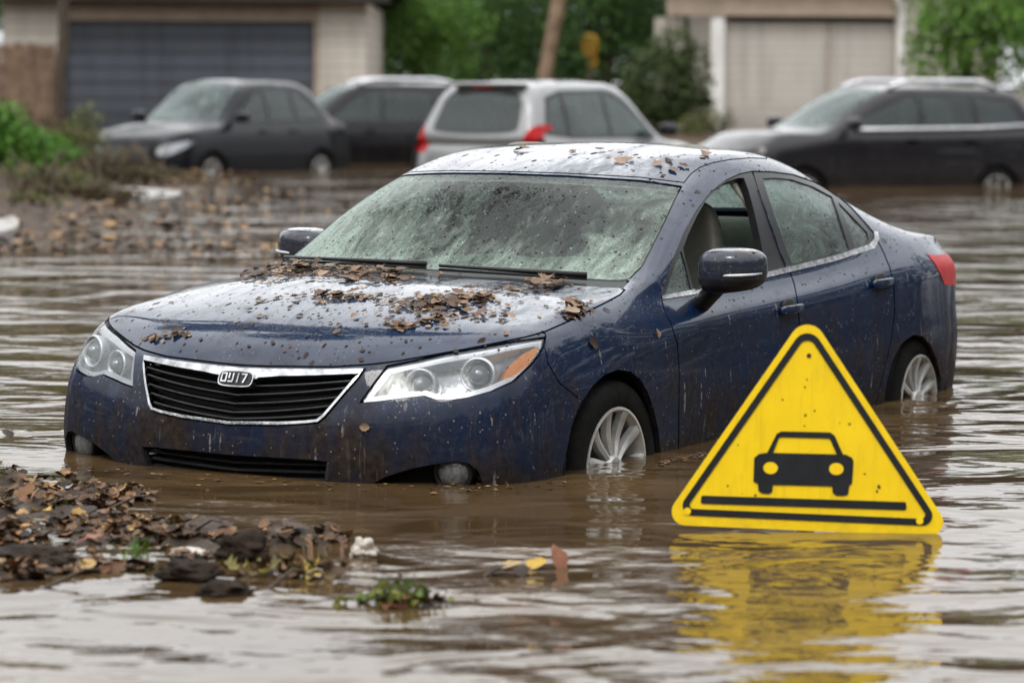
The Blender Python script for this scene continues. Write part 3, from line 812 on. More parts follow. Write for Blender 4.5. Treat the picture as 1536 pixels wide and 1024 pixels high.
    p, n = S.hit(CAR_M, 345, 570); p.y = 0
    n = Vector((n.x,0,n.z)).normalized(); uv = Vector((0,1,0)); vv = n.cross(uv).normalized()
    if vv.z < 0: vv = -vv
    bw, bh = .070, .029
    outl = round_poly([(-bw,-bh*.55),(-bw*.8,-bh),(bw*.8,-bh),(bw,-bh*.55),(bw,bh*.55),(bw*.8,bh),(-bw*.8,bh),(-bw,bh*.55)], 2)
    bm = bmesh.new(); add_prism(bm, outl, -.01, .022, lambda u, v, d: p+uv*u+vv*v+n*d)
    bd = obj('badge', bm, M['chrome'], gf, angle=35)
    bm = bmesh.new(); add_prism(bm, [(u*.93, v*.86) for u, v in outl], .015, .0245, lambda u, v, d: p+uv*u+vv*v+n*d)
    obj('badge_plate', bm, M['dark'], bd, angle=35)
    def letter(polys, ox):
        for q in polys:
            bmx = bmesh.new(); add_prism(bmx, [(u+ox, v) for u, v in q], .02, .030, lambda u, v, d: p+uv*u+vv*v+n*d)
            me_ = bpy.data.meshes.new('tmp'); bmx.to_mesh(me_); bmx.free(); lb.from_mesh(me_); bpy.data.meshes.remove(me_)
    lb = bmesh.new(); w, h, s_ = .0115, .0165, .005
    bar = lambda x0, y0, x1, y1: [(x0,y0),(x1,y0),(x1,y1),(x0,y1)]
    letter([bar(-w,-h,-w+s_,h), bar(w-s_,-h,w,h), bar(-w+s_,-h,w-s_,-h+s_), bar(-w+s_,h-s_,w-s_,h)], -.042)      # 0
    letter([bar(-w,-h*.2,-w+s_,h), bar(-w,-h,w*.7,-h+s_), bar(w*.35,-h+s_,w*.35+s_,h)], -.012)                      # U, open at its left
    letter([bar(-s_*.5,-h,s_*.5,h)], .014)                                                                        # 1
    letter([bar(-w,h-s_,w,h), [(w-s_*1.1,h-s_),(w,h-s_),(-w*.2+s_,-h),(-w*.2-s_*.2,-h)]], .038)                      # 7
    obj('badge_letters', lb, M['chrome'], bd, smooth=False)
    # lower intake mesh: crossed thin bars set back in the opening
    bm = bmesh.new()
    for yy in (684,696,708,720):
        pts, ns = [], []
        for k in range(9):
            pp, nn = S.hit(CAR_M, 346+(486-346)*k/8, yy+4*k/8)
            if pp: pts.append(pp-nn*.035); ns.append(nn)
        if len(pts) < 3: continue
        pts[0].y = 0
        pts = [Vector((q.x,-q.y,q.z)) for q in pts[:0:-1]]+pts; ns = [Vector((q.x,-q.y,q.z)) for q in ns[:0:-1]]+ns
        sweep_bar(bm, pts, ns, .02, .007)
    bmesh.ops.recalc_face_normals(bm, faces=bm.faces)
    obj('intake_grille', bm, M['grille'], bump, angle=35)
    # headlights
    for sg, side in ((1,'left'),(-1,'right')):
        lens = S.piece('headlight', 'headlight', M['clear'], car, side, off=-.002)[0]
        amb = [(788,528),(812,516),(808,530),(796,546),(772,563),(757,566),(765,547)]
        fl = S.lab['headlight']; C = np.array([f.calc_center_median()[:] for f in fl]); Q = V.proj(C); ia = in_poly(Q[:,0], Q[:,1], amb)
        S.lab['_amber'] = [f for f, k in zip(fl, ia) if k]; S.lab['_bowl'] = [f for f, k in zip(fl, ia) if not k]
        S.piece('_amber', 'turn_signal', M['amber'], lens, side, off=-.014, thick=.03)
        # reflector housing: bright rim along the lens edge, deep grey bowl
        inner = poly_offset(HL, -9); ib = in_poly(Q[:,0], Q[:,1], inner)
        S.lab['_rim'] = [f for f, k, a in zip(fl, ib, ia) if not k and not a]; S.lab['_deep'] = [f for f, k, a in zip(fl, ib, ia) if k and not a]
        S.piece('_rim', 'lamp_rim', M['lamp_silver'], lens, side, off=-.012, thick=.05)
        S.piece('_deep', 'reflector', M['lamp_grey'], lens, side, off=-.055)
        for (px, py, r) in ((628,570,.048),(717,556,.053)):
            pp, nn = S.hit(CAR_M, px, py)
            ax = Vector((.93,.30,.12)).normalized()
            Mx = Matrix.Translation(pp-nn*.030) @ ax.to_track_quat('Z','Y').to_matrix().to_4x4()
            if sg < 0: Mx = Matrix.Scale(-1, 4, (0,1,0)) @ Mx
            bm = bmesh.new()
            add_lathe(bm, [(r*1.12,-.03),(r*1.12,.0),(r*1.05,.008),(r*.95,.006),(r*.84,-.012),(r*.70,-.03)], 36, Mx)
            pj = obj('projector', bm, M['lamp_silver'], lens)
            bm = bmesh.new(); add_lathe(bm, [(r*.72,-.03),(r*.66,-.008),(r*.5,.012),(r*.28,.022),(0,.026)], 28, Mx)
            obj('projector_lens', bm, M['bulb'], pj)
        # fog lamp
        pp, nn = S.hit(CAR_M, 678, 713)
        Mx = Matrix.Translation(pp-nn*.034) @ (nn+Vector((.5,0,0))).normalized().to_track_quat('Z','Y').to_matrix().to_4x4()
        if sg < 0: Mx = Matrix.Scale(-1, 4, (0,1,0)) @ Mx
        fg = empty('fog_lamp'); fg.parent = car
        bm = bmesh.new(); add_lathe(bm, [(.066,-.03),(.066,.0),(.060,.004),(.054,-.004)], 32, Mx); obj('bezel', bm, M['black_trim'], fg)
        bm = bmesh.new(); add_lathe(bm, [(.054,-.006),(.046,.006),(.025,.014),(0,.016)], 32, Mx); obj('lens', bm, M['fog'], fg)
        # side mirror
        base, bn = S.hit(CAR_M, 1052, 452)
        mr = empty('side_mirror'); mr.parent = car
        def fy(v): return Vector((v.x, v.y*sg, v.z))
        I = CAR_M.inverted(); o = I @ CAM_W; d = I.to_3x3() @ pix_dir(1099,405); c = o + d*((1.015-o.y)/d.y)
        if sg < 0: c += Vector((-.06,-.125,.015))
        def warp(q):
            # taller near the door, drooping outer end, flat glass side at the back
            u = q.y/.118
            q = Vector((q.x, q.y, q.z*(1.0-.10*u)+.008*u))
            if q.x < 0: q.x *= .45
            q.x -= .03*max(0,u)
            return q
        def mirror_bm(lo, hi, grow=0.0):
            bm = bmesh.new(); superell(bm, (0,0,0), (.105+grow,.122+grow,.082+grow), .62, .72, 40, 22, warp=warp)
            bmesh.ops.bisect_plane(bm, geom=bm.verts[:]+bm.edges[:]+bm.faces[:], dist=1e-5, plane_co=(0,0,hi), plane_no=(0,0,1), clear_outer=True)
            bmesh.ops.bisect_plane(bm, geom=bm.verts[:]+bm.edges[:]+bm.faces[:], dist=1e-5, plane_co=(0,0,lo), plane_no=(0,0,1), clear_inner=True)
            for v in bm.verts: v.co = fy(v.co + c)
            if sg < 0: bmesh.ops.reverse_faces(bm, faces=bm.faces)
            return bm
        obj('mirror_cap', mirror_bm(-.030, 1), M['mirror'], mr)
        obj('mirror_base', mirror_bm(-1, -.0302), M['black_trim'], mr)
        bm = bmesh.new()                            # turn repeater strip
        pts = [fy(c+Vector(q)) for q in ((.098,-.02,-.016),(.096,.03,-.014),(.082,.075,-.012),(.05,.108,-.010),(.01,.121,-.008))]
        add_tube(bm, pts, [.004,.006,.006,.005,.003], 8); obj('repeater', bm, M['lamp_silver'], mr)
        bm = bmesh.new()
        prev = None
        for k in range(6):
            u = k/5; q = (base-Vector((0,.02,.03))).lerp(c+Vector((-.01,-.055,-.05)), u)
            rx, rz = .062-.012*u, .035+.004*u
            ring = [bm.verts.new(fy(q+Vector((rx*math.cos(a), -.25*rz*math.sin(a), rz*math.sin(a))))) for a in [2*math.pi*i/14 for i in range(14)]]
            if prev:
                for i in range(14): bm.faces.new((prev[i], prev[(i+1)%14], ring[(i+1)%14], ring[i]))
            prev = ring
        bmesh.ops.recalc_face_normals(bm, faces=bm.faces); obj('mirror_arm', bm, M['black_trim'], mr)
        bm = bmesh.new(); v0 = [bm.verts.new(fy(c+Vector((-.043,.105*math.cos(a),.066*math.sin(a))))) for a in [2*math.pi*i/24 for i in range(24)]]
        bm.faces.new(v0); obj('mirror_glass', bm, M['chrome'], mr)
        # door handles
        for dn, hx, hy in (('front_door',1184,464),('rear_door',1321,425)):
            pp, nn = S.hit(CAR_M, hx, hy)
            par = doors[dn][0 if sg > 0 else 1]
            T = Matrix.Translation(fy(pp+nn*.026)) @ Matrix.Rotation(R(2.5), 4, 'Y')
            bm = bmesh.new()
            superell(bm, (0,0,0), (.098,.013,.017), .5, .45, 28, 12, M=T, warp=lambda q: Vector((q.x, q.y-sg*1.6*q.x*q.x, q.z*(1+.25*q.x/.1))))
            hd = obj('handle', bm, P, par)
            bm = bmesh.new(); T2 = Matrix.Translation(fy(pp+nn*.002+Vector((.01,0,.012)))) 
            superell(bm, (0,0,0), (.055,.010,.034), .8, .8, 20, 10, M=T2); obj('handle_recess', bm, M['dark'], hd)
        # wheels
        make_wheel(car, -.972, .918*sg, .350, .312, .212, .205, sg, 11, a0=.2)
        make_wheel(car, -3.685, .915*sg, .322, .282, .190, .205, sg, 11, a0=.45)
    arch_liner(car, -.965, .36, .352, .915, .55); arch_liner(car, -3.685, .32, .312, .915, .55)
    # wipers
    for path in ([(640,404),(560,400),(480,396),(430,393)], [(880,421),(800,416),(720,411),(660,407)]):
        bm = bmesh.new(); pts = []
        for px, py in path:
            pp, nn = S.hit(CAR_M, px, py); pts.append(pp+nn*.022)
        add_tube(bm, pts, [.010,.009,.007,.006], 8); pts2 = [q-Vector((.0,0,.014)) for q in pts]; add_tube(bm, pts2, .006, 6)
        obj('wiper', bm, M['black_trim'], car)
    # cabin
    make_seat(car, -2.20, .36, .52, M['seat'], M['dark']); make_seat(car, -2.20, -.36, .52, M['seat'], M['dark'])
    bm = bmesh.new(); superell(bm, (-3.05,0,.62), (.24,.62,.11), .4, .35, 30, 12)
    superell(bm, (-3.40,0,.82), (.09,.60,.27), .4, .35, 30, 14, warp=lambda q: Vector((q.x-.25*q.z, q.y, q.z)))
    for s in (-.36, .36): superell(bm, (-3.44,s,1.10), (.045,.12,.06), .6, .5, 20, 10)
    obj('rear_bench', bm, M['seat'], car)
    bm = bmesh.new(); superell(bm, (-1.55,0,.86), (.28,.70,.13), .35, .35, 40, 14, warp=lambda q: Vector((q.x, q.y, q.z+.04*math.cos(q.y*4.2)-.10*max(0,q.x))))
    superell(bm, (-1.72,.36,.975), (.13,.20,.05), .6, .6, 24, 10)
    obj('dashboard', bm, M['dash'], car)
    bm = bmesh.new(); T = Matrix.Translation((-1.88,.36,.93)) @ Matrix.Rotation(R(-66), 4, 'Y')
    add_lathe(bm, [(.182+.014*math.cos(a), .014*math.sin(a)) for a in [2*math.pi*i/10 for i in range(10)]], 36, T, closed=True)
    superell(bm, (0,0,-.01), (.07,.07,.03), .7, .7, 20, 10, M=T)
    for a in (0, R(125), R(-125)): add_tube(bm, [T @ Vector((.05*math.cos(a),.05*math.sin(a),-.01)), T @ Vector((.175*math.cos(a),.175*math.sin(a),0))], .013, 8)
    bmesh.ops.recalc_face_normals(bm, faces=bm.faces); obj('steering_wheel', bm, M['dark'], car)
    bm = bmesh.new(); superell(bm, (-1.90,0,1.255), (.02,.115,.035), .6, .4, 24, 10); add_tube(bm, [(-1.90,0,1.26),(-1.84,0,1.31)], .012, 8); superell(bm, (-1.81,0,1.298), (.05,.07,.018), .6, .6, 16, 8)
    obj('interior_mirror', bm, M['dark'], car)
    for s in (-1, 1):                               # pale inner B pillar trim
        bm = bmesh.new(); sweep_bar(bm, [Vector((-2.60,s*.80,.75)), Vector((-2.575,s*.745,1.02)), Vector((-2.53,s*.665,1.22)), Vector((-2.49,s*.58,1.345))], [Vector((.1,-s,0)).normalized()]*4, .03, .10)
        bmesh.ops.recalc_face_normals(bm, faces=bm.faces); obj('pillar_trim', bm, M['pale_trim'], car)
    bm = bmesh.new(); add_box(bm, (-2.4,0,.36), (2.6,1.5,.04)); add_box(bm, (-1.30,0,.62), (.05,1.5,.5)); add_box(bm, (-3.72,0,.62), (.05,1.4,.5)); add_box(bm, (-3.78,0,.98), (.40,1.25,.03))
    obj('cabin_floor', bm, M['dark_liner'], car)
    # boot lid joint kept simple: number plate recess at the tail
    return car, S
# ------------------------------------------------------------------ estate / hatchback shells for the cars behind
def wagon_shell(q):
    hw, Ln, Ht = q['hw'], q['L'], q['Ht']; k = hw/.948; bz, nz, hz = q['bz'], q['nz'], q['hz']
    ws0, ws1, re, rb = q['ws0'], q['ws1'], q['re'], q['rb']
    def rail(s, y, z): return (s, y*k, z)
    rz = Ht-.075
    wm = ws0+(ws1-ws0)*.5
    R_ = [ # belt s, rail, centre (s, z)
     (.46, rail(.36,.72,nz+.10), (.19,nz+.085)),
     (.70, rail(.62,.73,hz-.075), (.50,hz-.055)),
     (.97, rail(.92,.735,hz-.035), (ws0-.33,hz-.015)),
     (ws0+.20, rail(ws0+.17,.74,hz-.01), (ws0,hz+.02)),
     (ws0+.58, rail(wm+.20,.70,hz+(rz-hz)*.52), (wm,hz+(Ht-hz)*.57)),
     (ws1+.28, rail(ws1+.20,.655,rz-.04), (ws1,Ht-.045)),
     (ws1+.70, rail(ws1+.65,.635,rz), (ws1+.45,Ht-.005)),
     ((ws1+re)/2+.1, rail((ws1+re)/2+.1,.635,rz+.005), ((ws1+re)/2+.05,Ht)),
     (re-.62, rail(re-.62,.63,rz-.005), (re-.58,Ht-.012)),
     (re-.10, rail(re-.06,.62,rz-.035), (re,Ht-.05)),
     ((re+rb)/2, rail((re+rb)/2-.02,.665,bz+(rz-bz)*.56), ((re+rb)/2+.02,bz+(Ht-bz)*.55)),
     (rb-.06, rail(rb-.02,.72,bz+.06), (rb+.03,bz+.05)),
     (Ln-.20, rail(Ln-.15,.74,bz-.04), (Ln-.09,bz-.045)),
    ]
    plan = [(-.045,0),(-.04,.22),(-.005,.45),(.06,.64),(.165,.80),(.33,.905)]
    plan = [(s, y*k) for s, y in plan] + [(r[0], hw*(1 if .6 < r[0] < Ln-.6 else .985)) for r in R_]
    plan[-1] = (Ln-.20, hw*.945); plan[-2] = (plan[-2][0], hw*.97)
    plan += [(Ln-.09,hw*.83),(Ln-.035,hw*.66),(Ln-.015,hw*.5),(Ln-.005,hw*.33),(Ln,hw*.17),(Ln+.002,0)]
    n = len(plan)
    def prof(i):
        if i <= 5:
            zt = nz+[0,.002,.008,.02,.035,.055][i]; a = [.09,.09,.095,.10,.11,.095][i]
            return [(.10,.19),(.03,.30),(0,.44),(.005,.56),(.03,zt-.16),(.055,zt-.07),(a,zt)]
        if i <= 18:
            s = plan[i][0]
            u = min(1, max(0, (s-.4)/(ws0+.3-.4))); zt = nz+.085+(bz-.04-nz-.085)*u + .04*min(1, max(0, (s-ws0)/(Ln-ws0)))
            return [(.07,.21),(.025,.31),(.006,.44),(0,.60),(.012,.72),(.03,zt-.10),(.075,zt)]
        return [(.09,.24),(.02,.34),(0,.45),(.0,.60),(.015,.74),(.04,bz-.16),(.075,bz-.07)]
    belt = belt_cols(plan, prof); e = [c[-1] for c in belt]
    top = [[e[5], e[4], e[3], e[2], e[1], e[0]]]
    for i, (bs, r, c) in enumerate(R_):
        E_ = e[6+i]; rp = Vector(L(*r)); cp = Vector(L(c[0],0,c[1]))
        c1 = Vector(E_).lerp(rp, .5); c1.y += .022 if i >= 4 else .012; c1.z += .0 if i >= 4 else .012
        row = [E_, tuple(c1), tuple(rp)]
        for u in (.69, .345):
            p = cp.lerp(rp, u); f = u**2.2
            p.x = cp.x+(rp.x-cp.x)*f; p.z = cp.z+(rp.z-cp.z)*f
            row.append(tuple(p))
        row.append(tuple(cp)); top.append(row)
    top.append([e[19], e[20], e[21], e[22], e[23], e[24]])
    return Shell(belt, top, 2, [])

def build_wagon(name, q, loc, yaw, label):
    """yaw: heading of the car's nose, world degrees from +x"""
    car = empty(name, loc, R(yaw)); tag(car, label, 'car', q.get('group'))
    S = wagon_shell(q); k = q['hw']/.948; hw, Ln, Ht = q['hw'], q['L'], q['Ht']; bz, nz, hz = q['bz'], q['nz'], q['hz']
    ws0, ws1, re, rb = q['ws0'], q['ws1'], q['re'], q['rb']; a0, a1, wr = q['a0'], q['a1'], q['wr']
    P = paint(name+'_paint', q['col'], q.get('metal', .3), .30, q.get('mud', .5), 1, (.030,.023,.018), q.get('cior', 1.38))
    pil = .045; zt = Ht-.135; zb = bz+.035
    def A(n, poly, gap=0.0, rnd=0, view=SIDE, filt=None): S.add(n, view, round_poly(poly, rnd) if rnd else poly, gap, filt=filt)
    A('windshield', [(-ws0-.03,-.1),(-ws0-.05,.35*k),(-ws0-.20,.655*k),(-ws1-.20,.575*k),(-ws1-.06,.4*k),(-ws1-.02,-.1)], 0, 0, TOP)
    A('hood', [(-.075,-.1),(-.09,.3*k),(-.14,.52*k),(-.45,.70*k),(-ws0-.10,.69*k),(-ws0+.02,.4*k),(-ws0+.03,-.1)], .007, 0, TOP, lambda C: C[:,2] > nz-.05)
    rear = lambda C: C[:,0] < -re+.12
    A('rear_window', [(-.1,bz+.06),(.30*k,bz+.065),(.585*k,bz+.09),(.60*k,bz+.16),(.525*k,Ht-.16),(.3*k,Ht-.135),(-.1,Ht-.13)], 0, 1, REAR, rear)
    A('tail_lamp', q['tail'], 0, 1, REAR, rear)
    A('plate_recess', [(-.1,bz-.30),(.30*k,bz-.30),(.30*k,bz-.18),(-.1,bz-.18)], 0, 0, REAR, rear)
    fr = lambda C: C[:,0] > -.95
    A('headlight', q['head'], 0, 1, FRONT, fr)
    A('grille', [(-.1,.50),(.36*k,.50),(.46*k,nz-.06),(-.1,nz-.045)], 0, 0, FRONT, fr)
    A('intake', [(-.1,.24),(.50*k,.24),(.46*k,.40),(-.1,.40)], 0, 0, FRONT, fr)
    arc = lambda cx, r, cz: [(-cx+r*math.cos(t), cz+r*math.sin(t)) for t in [math.pi*i/14 for i in range(15)]] + [(-cx-r, 0), (-cx+r, 0)]
    A('arch', arc(a0, wr+.045, wr)); A('arch', arc(a1, wr+.045, wr))
    bx = ws1+q.get('bp', .62)                           # B pillar
    cx = min(re-.45, bx+.86)                            # C pillar
    A('front_glass', [(-ws0-.48,zb),(-bx+.04,zb+.01),(-bx+.05,zt-.01),(-ws1-.45,zt-.03),(-ws1-.22,zt-.12),(-ws0-.68,zb+.14)])
    A('rear_glass', [(-bx-.04,zb+.01),(-cx+.03,zb+.02),(-cx+.05,zt-.02),(-bx-.03,zt-.005)])
    if q.get('quarter', True):
        A('rear_quarter', [(-cx-.05,zb+.03),(-rb+.30,zb+.07),(-re+.18,zt-.09),(-cx-.03,zt-.02)])
    A('window_band', [(-ws0-.42,zb-.03),(-cx,zb-.02),(-rb+.24,zb+.03),(-re+.12,zt-.06),(-cx,zt+.015),(-bx,zt+.025),(-ws1-.40,zt+.01),(-ws1-.15,zt-.09),(-ws0-.62,zb+.15)])
    A('front_door', [(-ws0-.30,zb-.03),(-ws1-.16,zt-.06),(-ws1-.42,zt+.03),(-bx,zt+.035),(-bx,.25),(-ws0-.22,.25),(-ws0-.20,.7)], .003)
    A('rear_door', [(-bx,zt-.0),(-cx+.01,zt-.015),(-cx-.03,zb),(-a1+wr+.10,.62),(-a1+wr+.12,.25),(-bx,.25)], .003)
    S.split()
    S.piece('body', 'body', P, car, thick=.02); S.piece('hood', 'bonnet', P, car)
    S.piece('windshield', 'windshield', M['bgwind'], car, off=-.003); S.piece('rear_window', 'rear_window', M['bggl'], car, off=-.003)
    for side in ('left','right'):
        for dn, gl in (('front_door','front_glass'),('rear_door','rear_glass')):
            d = S.piece(dn, dn, P, car, side)[0]
            S.piece(gl, 'window', M['bggl'], d, side, off=-.008)
        S.piece('window_band', 'window_frame', M['black_trim'], car, side, off=-.003)
        S.piece('rear_quarter', 'quarter_window', M['bggl'], car, side, off=-.008)
        lamp = S.piece('headlight', 'headlight', M['clear'], car, side, off=0)[0]
        S.piece('headlight', 'reflector', M['lamp_silver'], lamp, side, off=-.035)
        S.piece('tail_lamp', 'tail_lamp', M['red_lamp'], car, side, off=.005, thick=.02)
    S.piece('', 'inner_skin', M['dark_liner'], car, off=-.03, names=['body','gap','hood','front_door','rear_door'])
    S.piece('grille', 'grille', M['grille'], car, off=-.015); S.piece('intake', 'intake', M['dark_liner'], car, off=-.05)
    S.piece('plate_recess', 'number_plate', M['plate'], car, off=-.004)
    sides = (1, -1)
    for sg in sides:
        make_wheel(car, -a0, hw*.975*sg, wr, wr, wr*.66, .20, sg, 7, detail=False, a0=.3); make_wheel(car, -a1, hw*.975*sg, wr, wr, wr*.66, .20, sg, 7, detail=False, a0=.8)
        bm = bmesh.new(); p0 = Vector((-ws0-.42, (hw-.06)*sg, bz+.06))
        superell(bm, p0+Vector((0,.13*sg,.045)), (.085,.115,.075), .6, .7, 18, 10)
        add_tube(bm, [p0, p0+Vector((0,.08*sg,.02))], .03, 8)
        obj('side_mirror', bm, P if q.get('mirror') != 'black' else M['black_trim'], car)
        if q.get('rails'):
            bm = bmesh.new(); y = .575*k*sg; n = 10; pts = []
            for i in range(n+1):
                u = i/n; x = -(ws1+.22)-(re-.30-ws1-.22)*u
                pts.append(Vector((x, y, Ht-.045+.095*min(1, 5*u, 5*(1-u))**.6)))
            add_tube(bm, pts, .034, 8); obj('roof_rail', bm, M['rail'], car)
        if q.get('beltchrome'):
            bm = bmesh.new(); pts = [Vector((-ws0-.55,(hw-.062)*sg,zb-.01)), Vector((-(ws1+bx)/2-.2,(hw-.055)*sg,zb-.003)), Vector((-cx,(hw-.058)*sg,zb+.008)), Vector((-rb+.22,(hw-.085)*sg,zb+.045))]
            sweep_bar(bm, pts, [Vector((0,sg,0))]*4, .03, .05); bmesh.ops.recalc_face_normals(bm, faces=bm.faces); obj('belt_trim', bm, M['rail'], car)
        for hx in (bx-.22, cx-.16 if cx-.16 > bx+.3 else bx+.6):
            bm = bmesh.new(); superell(bm, (-hx,(hw-.012)*sg,bz-.10), (.10,.018,.022), .5, .5, 14, 8); obj('handle', bm, P, car)
    arch_liner(car, -a0, wr, wr+.04, hw-.03, .5); arch_liner(car, -a1, wr, wr+.04, hw-.03, .5)
    bm = bmesh.new(); superell(bm, (-ws0-.35,0,bz-.10), (.28,.66*k,.12), .4, .4, 20, 8); obj('dashboard', bm, M['dash'], car)
    for y in (.36,-.36): make_seat(car, -bx+.12, y, .50, M['seat'], M['dark'])
    bm = bmesh.new(); superell(bm, (-cx+.0,0,.80), (.10,.60,.32), .4, .4, 20, 10); obj('rear_bench', bm, M['seat'], car)
    if q.get('spoiler'):
        bm = bmesh.new(); superell(bm, (-re-.02,0,Ht-.055), (.14,.52*k,.025), .5, .4, 24, 8); obj('spoiler', bm, P, car)
        bm = bmesh.new(); superell(bm, (-re-.11,0,Ht-.085), (.03,.14,.018), .5, .4, 12, 8); obj('brake_light', bm, M['red_lamp'], car)
    return car
# ------------------------------------------------------------------ setting: water, ground, sky
def smooth01(t): t = min(1, max(0, t)); return t*t*(3-2*t)
def fbm(p, o=4):
    return noise.fractal(Vector(p), .9, 2.1, o, noise_basis='PERLIN_ORIGINAL')
def bank_near(x, y):
    """height of the mud bank in the lower left of the view (world metres)"""
    c = [(-1.75,9.35,.75,.95), (-1.15,8.75,.55,.55), (-.62,8.72,.20,.22), (-1.5,8.2,.62,.34)]
    h = -1.0
    for cx, cy, rx, ry in c:
        d = math.hypot((x-cx)/rx, (y-cy)/ry); h = max(h, 1-d)
    return h
def bank_far(x, y):
    """left bank by the grass, 24-46 m away: >0 inside"""
    edge = -3.05-.10*(y-26)+.75*fbm((x*.25, y*.13, 3.1))
    return edge-x
def ground_z(x, y):
    z = -.42
    b = bank_far(x, y)
    if y > 21: z = max(z, -.42+.395*smooth01((b+.7)/.9)*smooth01((y-21)/4)+.05*fbm((x*1.1,y*.6,8.0),3)+.30*smooth01((b-.3)/2.5)*smooth01((y-23)/4))
    z = max(z, -.42+.85*smooth01((y-44-.35*abs(x-2)*0)/13)+.02*fbm((x*.4,y*.3,0)))
    z += .02*fbm((x*.9, y*.7, 5.0), 3)
    return z
def near_z(x, y):
    h = bank_near(x, y)+.28*fbm((x*2.1,y*2.1,9.0),4)
    return -.15+.150*smooth01((h+.50)/.95)+.055*fbm((x*5,y*5,2.0),4)
def grid_sheet(name, xs, ys, zf, mat, parent=None):
    nx, ny = len(xs), len(ys)
    co = [(x, y, zf(x, y)) for y in ys for x in xs]
    F = [(j*nx+i, j*nx+i+1, (j+1)*nx+i+1, (j+1)*nx+i) for j in range(ny-1) for i in range(nx-1)]
    me = bpy.data.meshes.new(name); me.from_pydata(co, [], F); me.polygons.foreach_set('use_smooth', [True]*len(F)); me.update(); me.materials.append(mat)
    return tag(link(bpy.data.objects.new(name, me)), kind='structure')
def lin(a, b, n): return [a+(b-a)*i/(n-1) for i in range(n)]
def mat_water():
    t = NT('flood_water'); c = t.coord()
    x, y, z = t.sep(c)[:3]
    w1 = t.noise(t.comb(x, t.math('MULTIPLY', y, 1.35), 0), 1.45, 2, .45, .7)
    w2 = t.noise(t.comb(x, t.math('MULTIPLY', y, 1.7), 4), 7.0, 2, .45, .4)
    w3 = t.noise(t.comb(x, t.math('MULTIPLY', y, 1.4), 9), 26, 2, .5, .2)
    calm = t.mrange(t.noise(c, .45, 2), .36, .64, .25, 1.25)
    h = t.math('ADD', t.math('MULTIPLY', w1, WAVE[0]), t.math('ADD', t.math('MULTIPLY', w2, WAVE[1]), t.math('MULTIPLY', w3, WAVE[2])))
    nr = t.bump(t.math('MULTIPLY', h, calm), 1.0, 1.0)
    silt = t.noise(t.comb(x, t.math('MULTIPLY', y, .6), 2), .9, 5, .6, .8)
    col = t.ramp(silt, [(.3, (.050,.031,.014)), (.7, (.092,.058,.027))])
    sh = t.bsdf(col, .035, 0, .5, 0, .05, nr, IOR=1.33)
    return t.done(sh)
WAVE = (.062, .0058, .0002)
def mat_mud():
    t = NT('wet_mud'); c = t.coord()
    n1 = t.noise(c, 6, 7, .65); n2 = t.noise(c, 40, 4, .6)
    col = t.ramp(n1, [(.3, (.018,.012,.008)), (.55, (.050,.034,.022)), (.8, (.085,.062,.042))])
    nr = t.bump(t.math('ADD', n1, t.math('MULTIPLY', n2, .3)), .8, .03)
    return t.done(t.bsdf(col, t.mrange(n2, .3, .7, .35, .85), 0, .22, 0, .05, nr))
def mat_ground():
    t = NT('ground_soil'); c = t.coord()
    n1 = t.noise(c, .8, 7, .65); n2 = t.noise(c, 9, 5, .65)
    col = t.mix(n2, t.ramp(n1, [(.3, (.026,.016,.010)), (.6, (.055,.035,.021)), (.8, (.05,.052,.022))]), (.075,.046,.027))
    return t.done(t.bsdf(col, .8, 0, .3, normal=t.bump(n2, .6, .05)))
def build_setting():
    ys = [1.5]
    while ys[-1] < 200: ys.append(ys[-1]*1.045+.05)
    xs = lin(-60, 60, 181)
    bm = bmesh.new()
    g = grid_sheet('ground', [-400,-200,-100]+xs+[100,200,400], [-60,-20]+ys+[300,600,1200], ground_z, mat_ground())
    nb = grid_sheet('mud_bank', lin(-3.6, .4, 150), lin(7.0, 11.4, 150), near_z, mat_mud())
    bm = bmesh.new()
    v = [bm.verts.new(p) for p in ((-300,-60,0),(300,-60,0),(300,400,0),(-300,400,0))]; bm.faces.new(v)
    tag(obj('water', bm, mat_water(), smooth=False), kind='structure')
